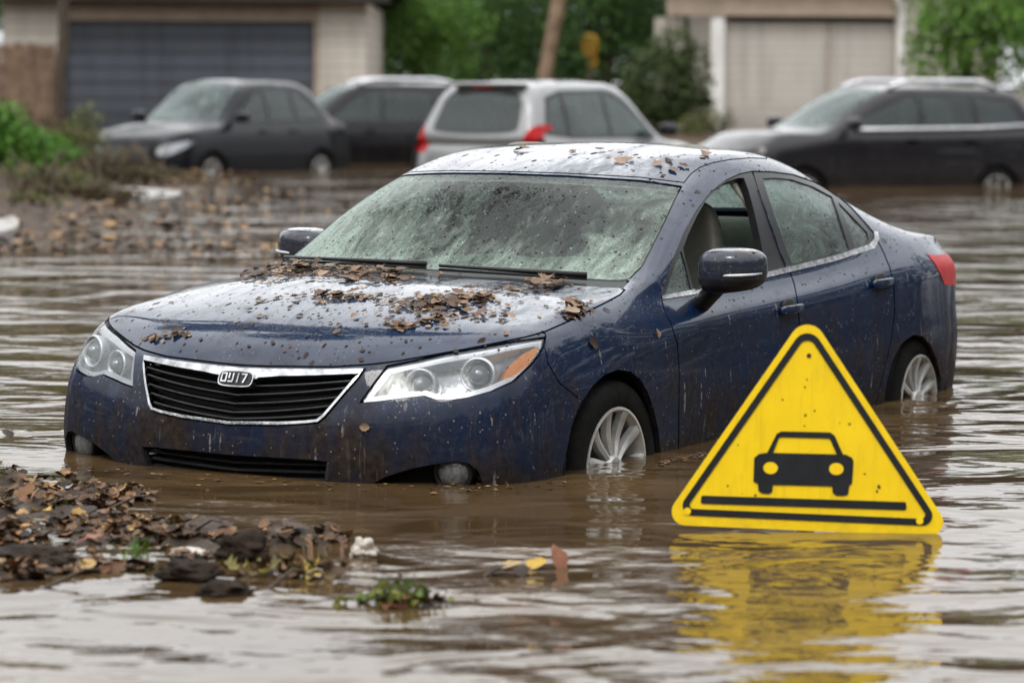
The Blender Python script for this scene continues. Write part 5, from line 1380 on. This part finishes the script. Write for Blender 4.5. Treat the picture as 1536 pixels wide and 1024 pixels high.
def build_leaves(S):
    rng = random.Random(12)
    brown = mat_leaf('dead_leaf', [(0,(.035,.021,.013)),(.30,(.10,.056,.032)),(.60,(.19,.11,.066)),(.88,(.29,.19,.125)),(1,(.38,.27,.19))])
    bank = mat_leaf('bank_leaf', [(0,(.020,.012,.008)),(.40,(.060,.033,.018)),(.68,(.15,.070,.034)),(.85,(.25,.13,.055)),(.93,(.38,.23,.06)),(1,(.45,.33,.17))])
    lit = mat_leaf('litter', [(0,(.018,.012,.008)),(.35,(.055,.033,.019)),(.65,(.14,.075,.038)),(.88,(.30,.16,.065)),(1,(.45,.29,.12))], True)
    def variants(nm, k, lobed, curl, mat):
        out = []
        for i in range(k):
            bm = bmesh.new(); leaf_geo(bm, rng, 1.0, lobed and i % 3 != 2, curl*rng.uniform(.7,1.3))
            me = bpy.data.meshes.new(nm); bm.to_mesh(me); bm.free(); me.polygons.foreach_set('use_smooth', [True]*len(me.polygons)); me.materials.append(mat); out.append(me)
        return out
    hv = variants('leaf', 9, True, .5, brown); bv = variants('leaf', 9, True, .6, bank)
    def leaf(me, Mx, size, label, group):
        o = bpy.data.objects.new('leaf', me); COL.objects.link(o); o.matrix_world = Mx @ Matrix.Scale(size, 4)
        return tag(o, label, 'leaf', group)
    # on the bonnet and scuttle, by clumps (pixel centre, spread, count, size)
    clumps = [(440,406,56,6,56,.085,.022),(545,414,60,6,34,.085,.018),(400,415,30,7,12,.08,.02),(590,420,25,5,7,.07,.01),(520,446,34,3,12,.085,.01),(650,455,44,9,26,.085,.008),(700,447,40,5,14,.08,.01),(600,492,10,5,4,.06,.01),
              (815,427,22,6,14,.085,.02),(760,436,40,5,7,.07,.008),(862,464,13,9,13,.08,.02),(655,478,26,8,8,.065,.006),(735,470,22,8,6,.06,.006),(262,503,20,3,3,.06,.006),(220,507,12,3,2,.06,.006),(545,470,60,25,6,.05,.004),(425,450,50,15,5,.045,.004)]
    Mi = CAR_M.to_3x3()
    for cx, cy, rx, ry, n, sz, hh in clumps:
        for _ in range(n):
            px, py = cx+rng.gauss(0,.62)*rx, cy+rng.gauss(0,.62)*ry
            p, nn = S.hit(CAR_M, px, py)
            if not p or nn.z < .4: continue
            lay = rng.random()**1.6*hh
            Mx = CAR_M @ frame_on(p+nn*(.008+lay), nn, rng.uniform(0,6.28), rng.gauss(0,.16), rng.uniform(0,6.28))
            if p.x < -1.33: continue
            leaf(rng.choice(hv), Mx, sz*rng.uniform(.35,.85), 'curled wet brown leaf lying on the blue bonnet', 'brown leaves on the bonnet')
    for px, py, sz in [(930,243,.07),(944,241,.05),(987,247,.05),(1003,243,.045),(1010,256,.045),(1024,250,.04),(783,226,.07),(1058,232,.06),(860,229,.04),(900,226,.05)]:
        p, nn = S.hit(CAR_M, px, py)
        leaf(rng.choice(hv), CAR_M @ frame_on(p+nn*.006, nn, rng.uniform(0,6.28), .1, 1), sz, 'small dark leaf scrap stuck on the car roof', 'leaf scraps on the car roof')
    for px, py, sz, lb in [(889,515,.055,'dark wet leaf stuck on the front wing above the wheel'),(985,500,.035,'tiny tan leaf stuck on the front door edge'),(548,641,.035,'small brown leaf hanging on the bumper under the left lamp')]:
        p, nn = S.hit(CAR_M, px, py); leaf(rng.choice(hv), CAR_M @ frame_on(p+nn*.006, nn, rng.uniform(0,6.28)), sz, lb, None)
    # bank in the foreground
    cnt = 0
    while cnt < 90:
        px, py = rng.uniform(-10, 520), rng.uniform(705, 905); q = on_z(px, py)
        if near_z(q.x, q.y) < -.012: continue
        z = near_z(q.x, q.y)
        eps = .03; nn = Vector((near_z(q.x-eps,q.y)-near_z(q.x+eps,q.y), near_z(q.x,q.y-eps)-near_z(q.x,q.y+eps), 2*eps)).normalized()
        Mx = frame_on(Vector((q.x,q.y,max(z,0)+.006+rng.random()**2*.016)), nn, rng.uniform(0,6.28), rng.gauss(0,.28), rng.uniform(0,6.28))
        leaf(rng.choice(bv), Mx, rng.uniform(.04,.085), 'wet dead leaf lying in the leaf heap on the near mud bank', 'dead leaves on the near mud bank'); cnt += 1
    # litter that nobody could count: near bank and far bank
    bm = bmesh.new(); k = 0
    while k < 1700:
        px, py = rng.uniform(-60, 560), rng.uniform(690, 915); q = on_z(px, py); z = near_z(q.x, q.y)
        if fbm((q.x*4, q.y*4, 6.0), 3) < -.12: continue
        if z < -.028+.04*rng.random(): continue
        leaf_geo(bm, rng, rng.uniform(.012,.048), rng.random() < .5, .6, frame_on(Vector((q.x,q.y,max(z,0)+.004+rng.random()**2*.02)), Vector((rng.gauss(0,.4),rng.gauss(0,.4),1)), rng.uniform(0,6.28))); k += 1
    k = 0
    while k < 1900:
        y = 23+24*rng.random()**1.3; x = rng.uniform(-8.5, -.5)
        b = bank_far(x, y)+.9*fbm((x*.8,y*.8,1.0),3)
        if b < -1.1+.9*rng.random()**2 or b > 2.5: continue
        z = max(ground_z(x, y), 0.0)
        leaf_geo(bm, rng, rng.uniform(.04,.13), rng.random() < .5, .6, frame_on(Vector((x,y,z+.015+.05*rng.random()**2)), Vector((rng.gauss(0,.16),rng.gauss(0,.16),1)), rng.uniform(0,6.28))); k += 1
    for _ in range(240):                             # leaves adrift off the far bank
        y = rng.uniform(24, 42); e = -2.9-.10*(y-26); x = e+abs(rng.gauss(0,.65))*(1 if rng.random() < .8 else 1.8)+.5*fbm((y*.5,1,2),2)
        if fbm((x*1.3,y*.9,4.0),2) < -.08: continue
        leaf_geo(bm, rng, rng.uniform(.04,.12), True, .4, frame_on(Vector((x,y,max(0,ground_z(x,y))+.008)), Vector((rng.gauss(0,.08),rng.gauss(0,.08),1)), rng.uniform(0,6.28)))
    Mi3 = CAR_M.to_3x3()
    for cx, cy, rx, ry, n, sz, hh in clumps:
        for _ in range(n*5):
            px, py = cx+rng.gauss(0,.9)*rx, cy+rng.gauss(0,.85)*ry
            p, nn = S.hit(CAR_M, px, py)
            if not p or nn.z < .4 or p.x < -1.33: continue
            leaf_geo(bm, rng, rng.uniform(.008,.030), True, .5, CAR_M @ frame_on(p+nn*.004, nn, rng.uniform(0,6.28)))
    for _ in range(260):
        px, py = rng.uniform(170, 1110), rng.uniform(222, 545)
        p, nn = S.hit(CAR_M, px, py)
        if not p or nn.z < .72 or (p.x < -1.17 and p.x > -1.95): continue
        leaf_geo(bm, rng, rng.uniform(.006,.022), True, .4, CAR_M @ frame_on(p+nn*.003, nn, rng.uniform(0,6.28)))
    for _ in range(150):                             # scum caught along the bumper and flank
        if rng.random() < .7: px = rng.uniform(95, 850); py = 690+34*min(1, max(0, (px-90)/450))**.8-(8*max(0, (px-735)/115))+abs(rng.gauss(0, 7))+3
        else: px = rng.uniform(990, 1060); py = 690-(px-985)*.22+abs(rng.gauss(0,4))+4
        q = on_z(px, py); leaf_geo(bm, rng, rng.uniform(.008,.028), True, .4, frame_on(Vector((q.x,q.y,.004)), Vector((0,0,1)), rng.uniform(0,6.28)))
    tag(obj('leaf_litter', bm, lit), kind='stuff')
    return leaf, bv, hv, rng
def clod(name, label, cat, px, py, r, mat, seed, dz=0.0, rough=.45, group=None):
    rng = random.Random(seed); q = on_z(px, py); bm = bmesh.new()
    bmesh.ops.create_icosphere(bm, subdivisions=4, radius=1)
    for v in bm.verts:
        d = v.co.normalized(); f = 1+rough*fbm((d.x*1.6+seed, d.y*1.6, d.z*1.6), 4)+.10*fbm((d.x*6+seed, d.y*6, d.z*6), 3)
        v.co = Vector((d.x*r[0]*f, d.y*r[1]*f, d.z*r[2]*f))
    o = obj(name, bm, mat); o.location = (q.x, q.y, dz); o.rotation_euler = (0, 0, rng.uniform(-.4,.4)); return tag(o, label, cat, group)
def build_debris(leaf, bv, hv, rng, grass_tuft, gg, go):
    mud = simple('rotten_wood', (.020,.0125,.008), .7, 0, .6, 18, .9, spec=.12); pale = simple('pale_shell', (.46,.41,.35), .5, 0, .25, 30, .3)
    clod('mud_clod', 'big dark rotten clod right of the leaf heap on the near bank', 'clod', 362, 838, (.080,.06,.045), mud, 3, .025)
    clod('mud_clod', 'dark clod in the middle of the near leaf heap', 'clod', 285, 868, (.075,.06,.03), mud, 5, .018)
    clod('mud_clod', 'flat dark clod at the lower right edge of the near leaf heap', 'clod', 335, 890, (.07,.05,.022), mud, 6, .010)
    clod('mud_clod', 'dark lump nearest the left frame edge on the leaf heap', 'clod', 40, 850, (.13,.10,.035), mud, 7, .02)
    clod('shell', 'small pale broken shell standing in the water right of the leaf heap', 'shell', 546, 832, (.036,.026,.030), pale, 12, .012, .7)
    clod('shell', 'flat pale shell lying beside the big dark clod', 'shell', 285, 836, (.050,.035,.016), pale, 14, .012, .6)
    def one(px, py, z, yaw, tilt, ta, size, label, col=None, k=0):
        q = on_z(px, py); me = bv[k]
        if col:
            me = me.copy(); me.materials.clear(); me.materials.append(col)
        return leaf(me, frame_on(Vector((q.x,q.y,z)), Vector((0,0,1)), yaw, tilt, ta), size, label, None)
    tanl = simple('tan_leaf', (.23,.095,.052), .45, 0, .3, 25, .2); yel = simple('yellow_leaf', (.40,.25,.03), .45, 0, .25, 25, .2)
    wood = simple('wet_bark', (.06,.040,.026), .5, 0, .4, 30, .6)
    one(836, 850, .026, 1.2, -1.15, .4, .078, 'upright reddish tan leaf standing in the water left of the sign', tanl, 2)
    one(806, 852, .012, .4, -.35, 0, .07, 'yellow leaf afloat beside the upright tan leaf', yel, 5)
    one(62, 792, .05, .5, .2, 1, .085, 'pale yellow leaf on top of the leaf heap at left', yel, 4)
    one(135, 838, .055, 2.5, .3, 0, .08, 'rust brown leaf upright in the leaf heap', tanl, 7)
    for px, py, s, lb in [(742,862,.075,'dark sodden leaf floating at the left end of the small clump'),(765,856,.07,'curled dark leaf floating in the middle of the small clump'),(782,862,.06,'mottled leaf floating below the yellow leaf'),(565,842,.04,'dark leaf floating right of the standing pale shell'),(12,655,.06,'brown leaf floating at the far left of the bumper'),
                          (470,878,.03,'dark leaf crumb floating right of the heap, nearest the heap'),(452,893,.028,'dark leaf crumb floating lower right of the heap'),(715,896,.022,'tiny dark leaf crumb floating between weed clump and sign')]:
        one(px, py, .012, rng.uniform(0,6), rng.uniform(-.5,.5), rng.uniform(0,6), s, lb, None, rng.randrange(9))
    # floating weed clump
    q = on_z(598, 905); t = empty('weed_clump', (q.x, q.y, 0)); tag(t, 'green weed clump with a red brown leaf floating in the foreground', 'weed clump'); r2 = random.Random(77)
    bm = bmesh.new()
    for _ in range(95):
        x, y = r2.gauss(0,.052), r2.gauss(0,.05); h = r2.uniform(.0,.055)*(1-min(1,abs(x)/.16))
        leaf_geo(bm, r2, r2.uniform(.018,.042), False, 1.4, frame_on(Vector((x,y,h)), Vector((r2.gauss(0,.7),r2.gauss(0,.7),1)), r2.uniform(0,6.28)))
    obj('leaves', bm, mat_leafy('weed_green', (.03,.045,.012), (.09,.14,.025), (.24,.22,.05)), t)
    bm = bmesh.new()
    for _ in range(14):
        x, y = r2.gauss(0,.04), r2.gauss(0,.03); add_tube(bm, [(x,y,-.01),(x+r2.gauss(0,.02),y+r2.gauss(0,.02),.04),(x+r2.gauss(0,.05),y+r2.gauss(0,.03),r2.uniform(.05,.085))], [.0025,.002,.001], 5)
    obj('stems', bm, wood, t)
    bm = bmesh.new(); leaf_geo(bm, r2, .075, True, 1.3, frame_on(Vector((.0,-.05,.012)), Vector((0,-.5,1)), 1.4)); obj('dead_leaf', bm, tanl, t)
    bm = bmesh.new()
    for _ in range(12): leaf_geo(bm, r2, r2.uniform(.03,.05), True, 1.4, frame_on(Vector((r2.gauss(0,.06),r2.gauss(0,.045),.008)), Vector((r2.gauss(0,.4),r2.gauss(0,.4),1)), r2.uniform(0,6.28)))
    obj('rotten_leaves', bm, mat_leaf('weed_rot', [(0,(.02,.012,.008)),(.6,(.07,.035,.018)),(1,(.20,.09,.04))], True), t)
    # a mat of mixed scraps right of the heap
    q = on_z(452, 860); t = empty('weed_clump', (q.x, q.y, 0)); tag(t, 'low mat of leaf scraps with green and yellow bits beside the big clod', 'weed clump')
    bm = bmesh.new()
    for _ in range(70): leaf_geo(bm, r2, r2.uniform(.025,.06), r2.random() < .4, 1.5, frame_on(Vector((r2.gauss(0,.075),r2.gauss(0,.07),.004+.025*r2.random())), Vector((r2.gauss(0,.5),r2.gauss(0,.5),1)), r2.uniform(0,6.28)))
    obj('scraps', bm, mat_leaf('mat_scraps', [(0,(.02,.013,.008)),(.45,(.07,.04,.02)),(.7,(.18,.10,.04)),(.85,(.10,.11,.03)),(1,(.42,.30,.06))], True), t)['kind'] = 'stuff'
    # grass sprigs on the near bank
    for i, (px, py, Wd, h, n, lb) in enumerate([(205,842,.07,.12,34,'tallest green grass sprig on the near leaf heap'),(0,725,.10,.10,30,'grass sprig at the left frame edge behind the heap'),(55,742,.06,.06,16,'short grass blades at the back of the near leaf heap'),(160,815,.05,.06,14,'small grass sprig at the left of the tallest one'),(95,770,.05,.07,16,'thin grass sprig at the back left of the heap'),(255,800,.06,.07,18,'grass sprig by the flat pale shell'),(330,885,.05,.05,14,'short grass by the flat clod')]):
        q = on_z(px, py); grass_tuft('grass_sprig', lb, px, py, q.y, Wd, h, n, go if i % 2 else gg, 60+i, 'grass', z=max(near_z(q.x,q.y),0))
    for i, (px, py, a, ln, lb) in enumerate([(95,880,.3,.22,'thin wet twig across the lower left of the heap'),(300,800,-.5,.16,'short twig sticking out above the flat pale shell'),(180,765,.1,.2,'thin twig at the back edge of the heap'),(420,880,.6,.14,'twig at the right foot of the heap'),(60,815,-.3,.18,'twig lying across the left of the heap')]):
        q = on_z(px, py); z = max(near_z(q.x,q.y),0)+.02; d = Vector((math.cos(a), math.sin(a), .1)); bm = bmesh.new()
        add_tube(bm, [Vector((q.x,q.y,z))+d*ln*u+Vector((0,0,.02*math.sin(u*5))) for u in (-.5,-.25,0,.25,.5)], [.005,.0055,.005,.004,.002], 7); tag(obj('twig', bm, wood), lb, 'twig')
    # pale concrete slabs showing at the far bank
    conc = simple('wet_concrete', (.30,.28,.26), .45, 0, .4, 3, .2)
    for lb, pts, h in [('pale wet concrete slab awash at the far bank in front of the shrubs', [(140,287),(215,288),(276,294),(268,301),(225,304),(190,306),(165,299)], .055), ('pale rounded concrete slab end at the left frame edge', [(-60,333),(12,334),(30,345),(26,357),(0,366),(-60,368)], .09)]:
        poly = [on_z(*p).xy for p in pts]; c = sum(poly, Vector((0,0)))/len(poly); poly = round_poly([tuple(p-c) for p in poly], 2)
        bm = bmesh.new(); add_prism(bm, poly, -.3, h, lambda u, v, d: Vector((u, v, d)))
        o = obj('concrete_slab', bm, conc, smooth=False); o.location = (c.x, c.y, 0); tag(o, lb, 'slab')
def build_sign():
    rng_s = random.Random(5)
    Y0 = on_z(1208, 797).y; c = at_depth(1208, 797, Y0); c.z = 0.006; s = Y0/FPX/CF.y*CF.length
    rot = Matrix.Rotation(R(-4), 4, 'Z') @ Matrix.Rotation(R(-7), 4, 'X')
    root = empty('warning_sign', c); root.matrix_world = Matrix.Translation(c) @ rot
    tag(root, 'yellow triangular warning sign with a black car pictogram, standing in the water', 'sign')
    sc = Y0/FPX*.992
    def uv(px, py): return ((px-1210)*sc, (797-py)*sc*1.012)
    def sheet(name, pix, d0, d1, mat, par, extra=None):
        bm = bmesh.new()
        for poly in (pix if isinstance(pix[0][0], (tuple, list)) else [pix]):
            b2 = bmesh.new(); add_prism(b2, [uv(*p) for p in poly], d0, d1, lambda u, v, d: Vector((u, -d, v)))
            me = bpy.data.meshes.new('tmp'); b2.to_mesh(me); b2.free(); bm.from_mesh(me); bpy.data.meshes.remove(me)
        return obj(name, bm, mat, par, angle=30)
    def fillet(poly, rs, n=8):
        out = []
        for i, p in enumerate(poly):
            p = Vector(p); a = Vector(poly[i-1])-p; b = Vector(poly[(i+1) % len(poly)])-p; r = rs[i] if isinstance(rs, list) else rs
            a.normalize(); b.normalize(); th = a.angle(b); t = r/math.tan(th/2); bis = (a+b).normalized(); c = p+bis*(r/math.sin(th/2))
            p0, p1 = p+a*t, p+b*t; v0, v1 = p0-c, p1-c; an = v0.angle_signed(v1)
            for k in range(n+1): 
                w = v0.copy(); w.rotate(Matrix.Rotation(-an*k/n, 2)); out.append(tuple(c+w))
        return out
    t = NT('sign_yellow'); co = t.coord(); n1 = t.noise(co, 9, 5, .6); base = t.ramp(n1, [(.3,(.84,.55,.002)),(.7,(.92,.63,.004))])
    sp = t.voro(co, 26); m = t.math('MULTIPLY', t.math('LESS_THAN', sp.outputs['Distance'], t.math('MULTIPLY', t.sep(sp.outputs['Color'])[1], .13)), t.math('LESS_THAN', t.sep(sp.outputs['Color'])[0], .30))
    x, y, z = t.sep(co)[:3]; grime = t.math('MULTIPLY', t.mrange(z, .10, 0, 0, .35), t.mrange(t.noise(co, 14, 5, .7), .4, .7))
    smear = t.math('MULTIPLY', t.mrange(t.noise(t.comb(t.math('MULTIPLY', x, 6), y, t.math('MULTIPLY', z, .8)), 7, 5, .65), .52, .75), .22)
    base = t.mix(t.math('MAXIMUM', grime, smear), base, (.28,.17,.02))
    base = t.mix(t.math('MULTIPLY', m, .8), base, (.05,.03,.01))
    yel = t.done(t.bsdf(base, .30, 0, .5, .3, .1, t.bump(n1, .05, .01))); blk = simple('sign_black', (.012,.013,.015), .38, 0, .3, 20)
    # bottom corners reach a little below the water line
    sheet('panel', fillet([(1210,467),(1438,804.5),(988,792.5)], [27,21,21]), -.003, 0, yel, root)
    tri = [(1210,467),(1434,798.5),(992,786.5)]
    b_out = fillet(poly_offset(tri, -9.5), [22,15,15]); b_in = fillet(poly_offset(tri, -19.5), [13,6,6])
    bm = bmesh.new(); n = len(b_out)
    def ring(poly, d): return [bm.verts.new(Vector((uv(*p)[0], -d, uv(*p)[1]))) for p in poly]
    o1, i1, o0, i0 = ring(b_out, .0035), ring(b_in, .0035), ring(b_out, .0002), ring(b_in, .0002)
    for k in range(n):
        j = (k+1) % n
        bm.faces.new((o1[k], o1[j], i1[j], i1[k])); bm.faces.new((o0[k], o0[j], o1[j], o1[k])); bm.faces.new((i1[k], i1[j], i0[j], i0[k]))
    bmesh.ops.recalc_face_normals(bm, faces=bm.faces); obj('border', bm, blk, root, angle=30)
    # yellow lobes biting into the border's lower corners
    def disc(cx, cy, r, n=20): return [(cx+r*math.cos(2*math.pi*k/n), cy+r*math.sin(2*math.pi*k/n)) for k in range(n)]
    sheet('corner_notch', disc(1030,772,5.5), .0036, .0042, yel, root); sheet('corner_notch', disc(1383,781,5.5), .0036, .0042, yel, root)
    sheet('bar', fillet([(1051,748),(1362,753),(1363,765),(1050,760)], 3, 4), .0002, .0035, blk, root)
    body = fillet([(1131,690),(1138,684),(1150,682),(1270,683),(1280,688),(1282,694),(1280,727),(1276,729),(1274,743),(1268,745),(1256,745),(1251,741),(1250,731),(1160,730),(1159,741),(1154,744),(1143,743),(1138,740),(1137,729),(1130,726)], 2, 3)
    car = sheet('car_pictogram', body, .0002, .0035, blk, root)
    roofo = fillet([(1150,683),(1165,653),(1172,649.5),(1246,650),(1253,655),(1267,685),(1257,684.5),(1246,660.5),(1244,659),(1172,658),(1168,660),(1159,683.5)], 1.2, 3)
    sheet('roof_outline', roofo, .0002, .00351, blk, car)
    for cx in (1156,1256): sheet('lamp_hole', [(cx+11*math.cos(a), 705+9*math.sin(a)) for a in [2*math.pi*k/24 for k in range(24)]], .0036, .0042, yel, car)
    bm = bmesh.new(); u, v = uv(1212.5,535); add_lathe(bm, [(.0068,0),(.0068,.0012),(.004,.0012),(.0035,.0005),(0,.0005)], 20, Matrix.Translation((u,-.0005,v)) @ Matrix.Rotation(R(90), 4, 'X')); obj('bolt_hole', bm, simple('bolt_rust', (.05,.025,.012), .7), root)
    rust = simple('rust_spots', (.10,.055,.012), .8, 0, .5, 60)
    for px, py, r in ((1210,571,1.6),(1207,583,1.9),(1173,602,1.9),(1222,618,2.0),(1208,625,2.3),(1207,641,1.6),(1091,733,2.0),(1299,712,1.8),(1321,731,3.2),(1318,738,2.2),(1106,671,1.5),(1260,636,1.3)):
        sheet('rust_spot', [(px+r*rng_s.uniform(.6,1.2)*math.cos(a), py+r*rng_s.uniform(.6,1.2)*math.sin(a)) for a in [2*math.pi*k/9 for k in range(9)]], .0002, .0008, rust, root)
    bm = bmesh.new(); add_box(bm, (.0, .022, .03), (.05,.03,.62), bev=.004); obj('post', bm, simple('post_steel', (.30,.30,.30), .4, .9), root)
    return root
# ------------------------------------------------------------------ assembly
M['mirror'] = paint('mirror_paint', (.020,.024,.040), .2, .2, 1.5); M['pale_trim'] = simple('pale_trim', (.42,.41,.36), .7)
M['bgwind'] = glass('hatch_windscreen', (.45,.58,.55), .34, (.38,.48,.47), .3, None, 0); M['bggl'] = glass('tinted_glass', (.16,.22,.21), .10, (.22,.29,.29), .3, None, 0)
M['plate'] = simple('number_plate', (.42,.45,.52), .4); M['rail'] = simple('satin_rail', (.62,.62,.65), .3, .6)
SUN_EL, SUN_ROT = 52, 205
build_sky(SUN_EL, SUN_ROT, .10, 22.0)
sl = bpy.data.lights.new('sun', 'SUN'); sl.energy = 1.0; sl.angle = R(14); sl.color = (1,.96,.90)
so = bpy.data.objects.new('sun', sl); COL.objects.link(so)
az = R(SUN_ROT); sd = Vector((math.sin(az)*math.cos(R(SUN_EL)), math.cos(az)*math.cos(R(SUN_EL)), math.sin(R(SUN_EL))))
so.rotation_euler = sd.to_track_quat('Z', 'Y').to_euler()
cam = bpy.data.cameras.new('camera'); cam.lens = FPX/1536*36; cam.sensor_width = 36; cam.clip_start = .1; cam.clip_end = 3000
cam.dof.use_dof = True; cam.dof.focus_distance = 10.9; cam.dof.aperture_fstop = 2.8
co = bpy.data.objects.new('camera', cam); COL.objects.link(co); SC.camera = co
co.matrix_world = Matrix.Translation(CAM_W) @ Matrix((CR, CU, -CF)).transposed().to_4x4()
SC.view_settings.view_transform = 'Standard'; SC.view_settings.look = 'None'; SC.view_settings.exposure = 0
SC.cycles.max_bounces = 8; SC.cycles.transparent_max_bounces = 12; SC.cycles.diffuse_bounces = 3; SC.cycles.glossy_bounces = 4; SC.cycles.transmission_bounces = 4
SC.cycles.caustics_reflective = False; SC.cycles.caustics_refractive = False; SC.cycles.use_denoising = True; SC.cycles.sample_clamp_indirect = 6

build_setting(); build_houses()
grass_tuft, gg, go = build_plants()
car, S = build_sedan()
leaf, bv, hv, rngL = build_leaves(S)
build_debris(leaf, bv, hv, rngL, grass_tuft, gg, go)
build_sign()
# the cars behind
def place(px, py, Y): p = at_depth(px, py, Y); return p.x
base = dict(L=4.35, hw=.90, Ht=1.56, bz=.99, nz=.76, hz=1.02, ws0=1.05, ws1=1.85, re=3.85, rb=4.12, a0=.88, a1=3.52, wr=.325,
            tail=[(.55,.95),(.86,.93),(.88,1.10),(.80,1.16),(.66,1.08)], head=[(.50,.62),(.68,.60),(.85,.72),(.88,.84),(.72,.80),(.52,.74)])
def Q(**k): d = dict(base); d.update(k); return d
# nose positions (world x, y), heading, sunk depth
def put(q, name, nose_px, Y, yaw, sink, label):
    a = R(yaw); x = place(nose_px, 200, Y)
    return build_wagon(name, q, (x, Y, -sink), yaw, label)
put(Q(col=(.005,.006,.009), mud=.2, cior=1.34, Ht=1.71, L=4.45, re=3.45, rb=4.02, a1=3.5, bp=.48, bz=1.05, hz=1.08, nz=.84, tail=[(.50,.95),(.74,.93),(.76,1.10),(.70,1.16),(.60,1.08)]), 'parked_saloon', 188, 44.0, 237, .36, 'dark grey saloon facing the camera in front of the slate garage door')
put(Q(col=(.004,.004,.006), cior=1.35, mud=.35, L=4.5, Ht=1.66, re=4.0, rb=4.28, a1=3.62, rails=True), 'offroad_car', 338, 50, 192, .35, 'black off-roader facing left, half hidden behind the silver people carrier')
put(Q(col=(.26,.26,.26), metal=.5, mud=.25, Ht=1.69, L=4.2, re=3.78, rb=4.10, a1=3.45, bz=1.02, tail=[(.60,.88),(.84,.86),(.885,1.02),(.83,1.20),(.72,1.19),(.64,1.02)], mirror='black', spoiler=True), 'people_carrier', 990, 37.5, 57, .34, 'silver people carrier seen from behind with red tail lamps')
put(Q(col=(.017,.016,.019), mud=.6, L=4.95, hw=.94, Ht=1.76, bz=1.15, hz=1.18, nz=.88, wr=.34, re=4.45, rb=4.72, ws0=1.22, ws1=2.2, a0=.95, a1=3.95, rails=True, beltchrome=True, spoiler=True), 'estate_car', 1058, 40, 206, .44, 'dark grey estate car with silver roof rails, right, before the beige garage')
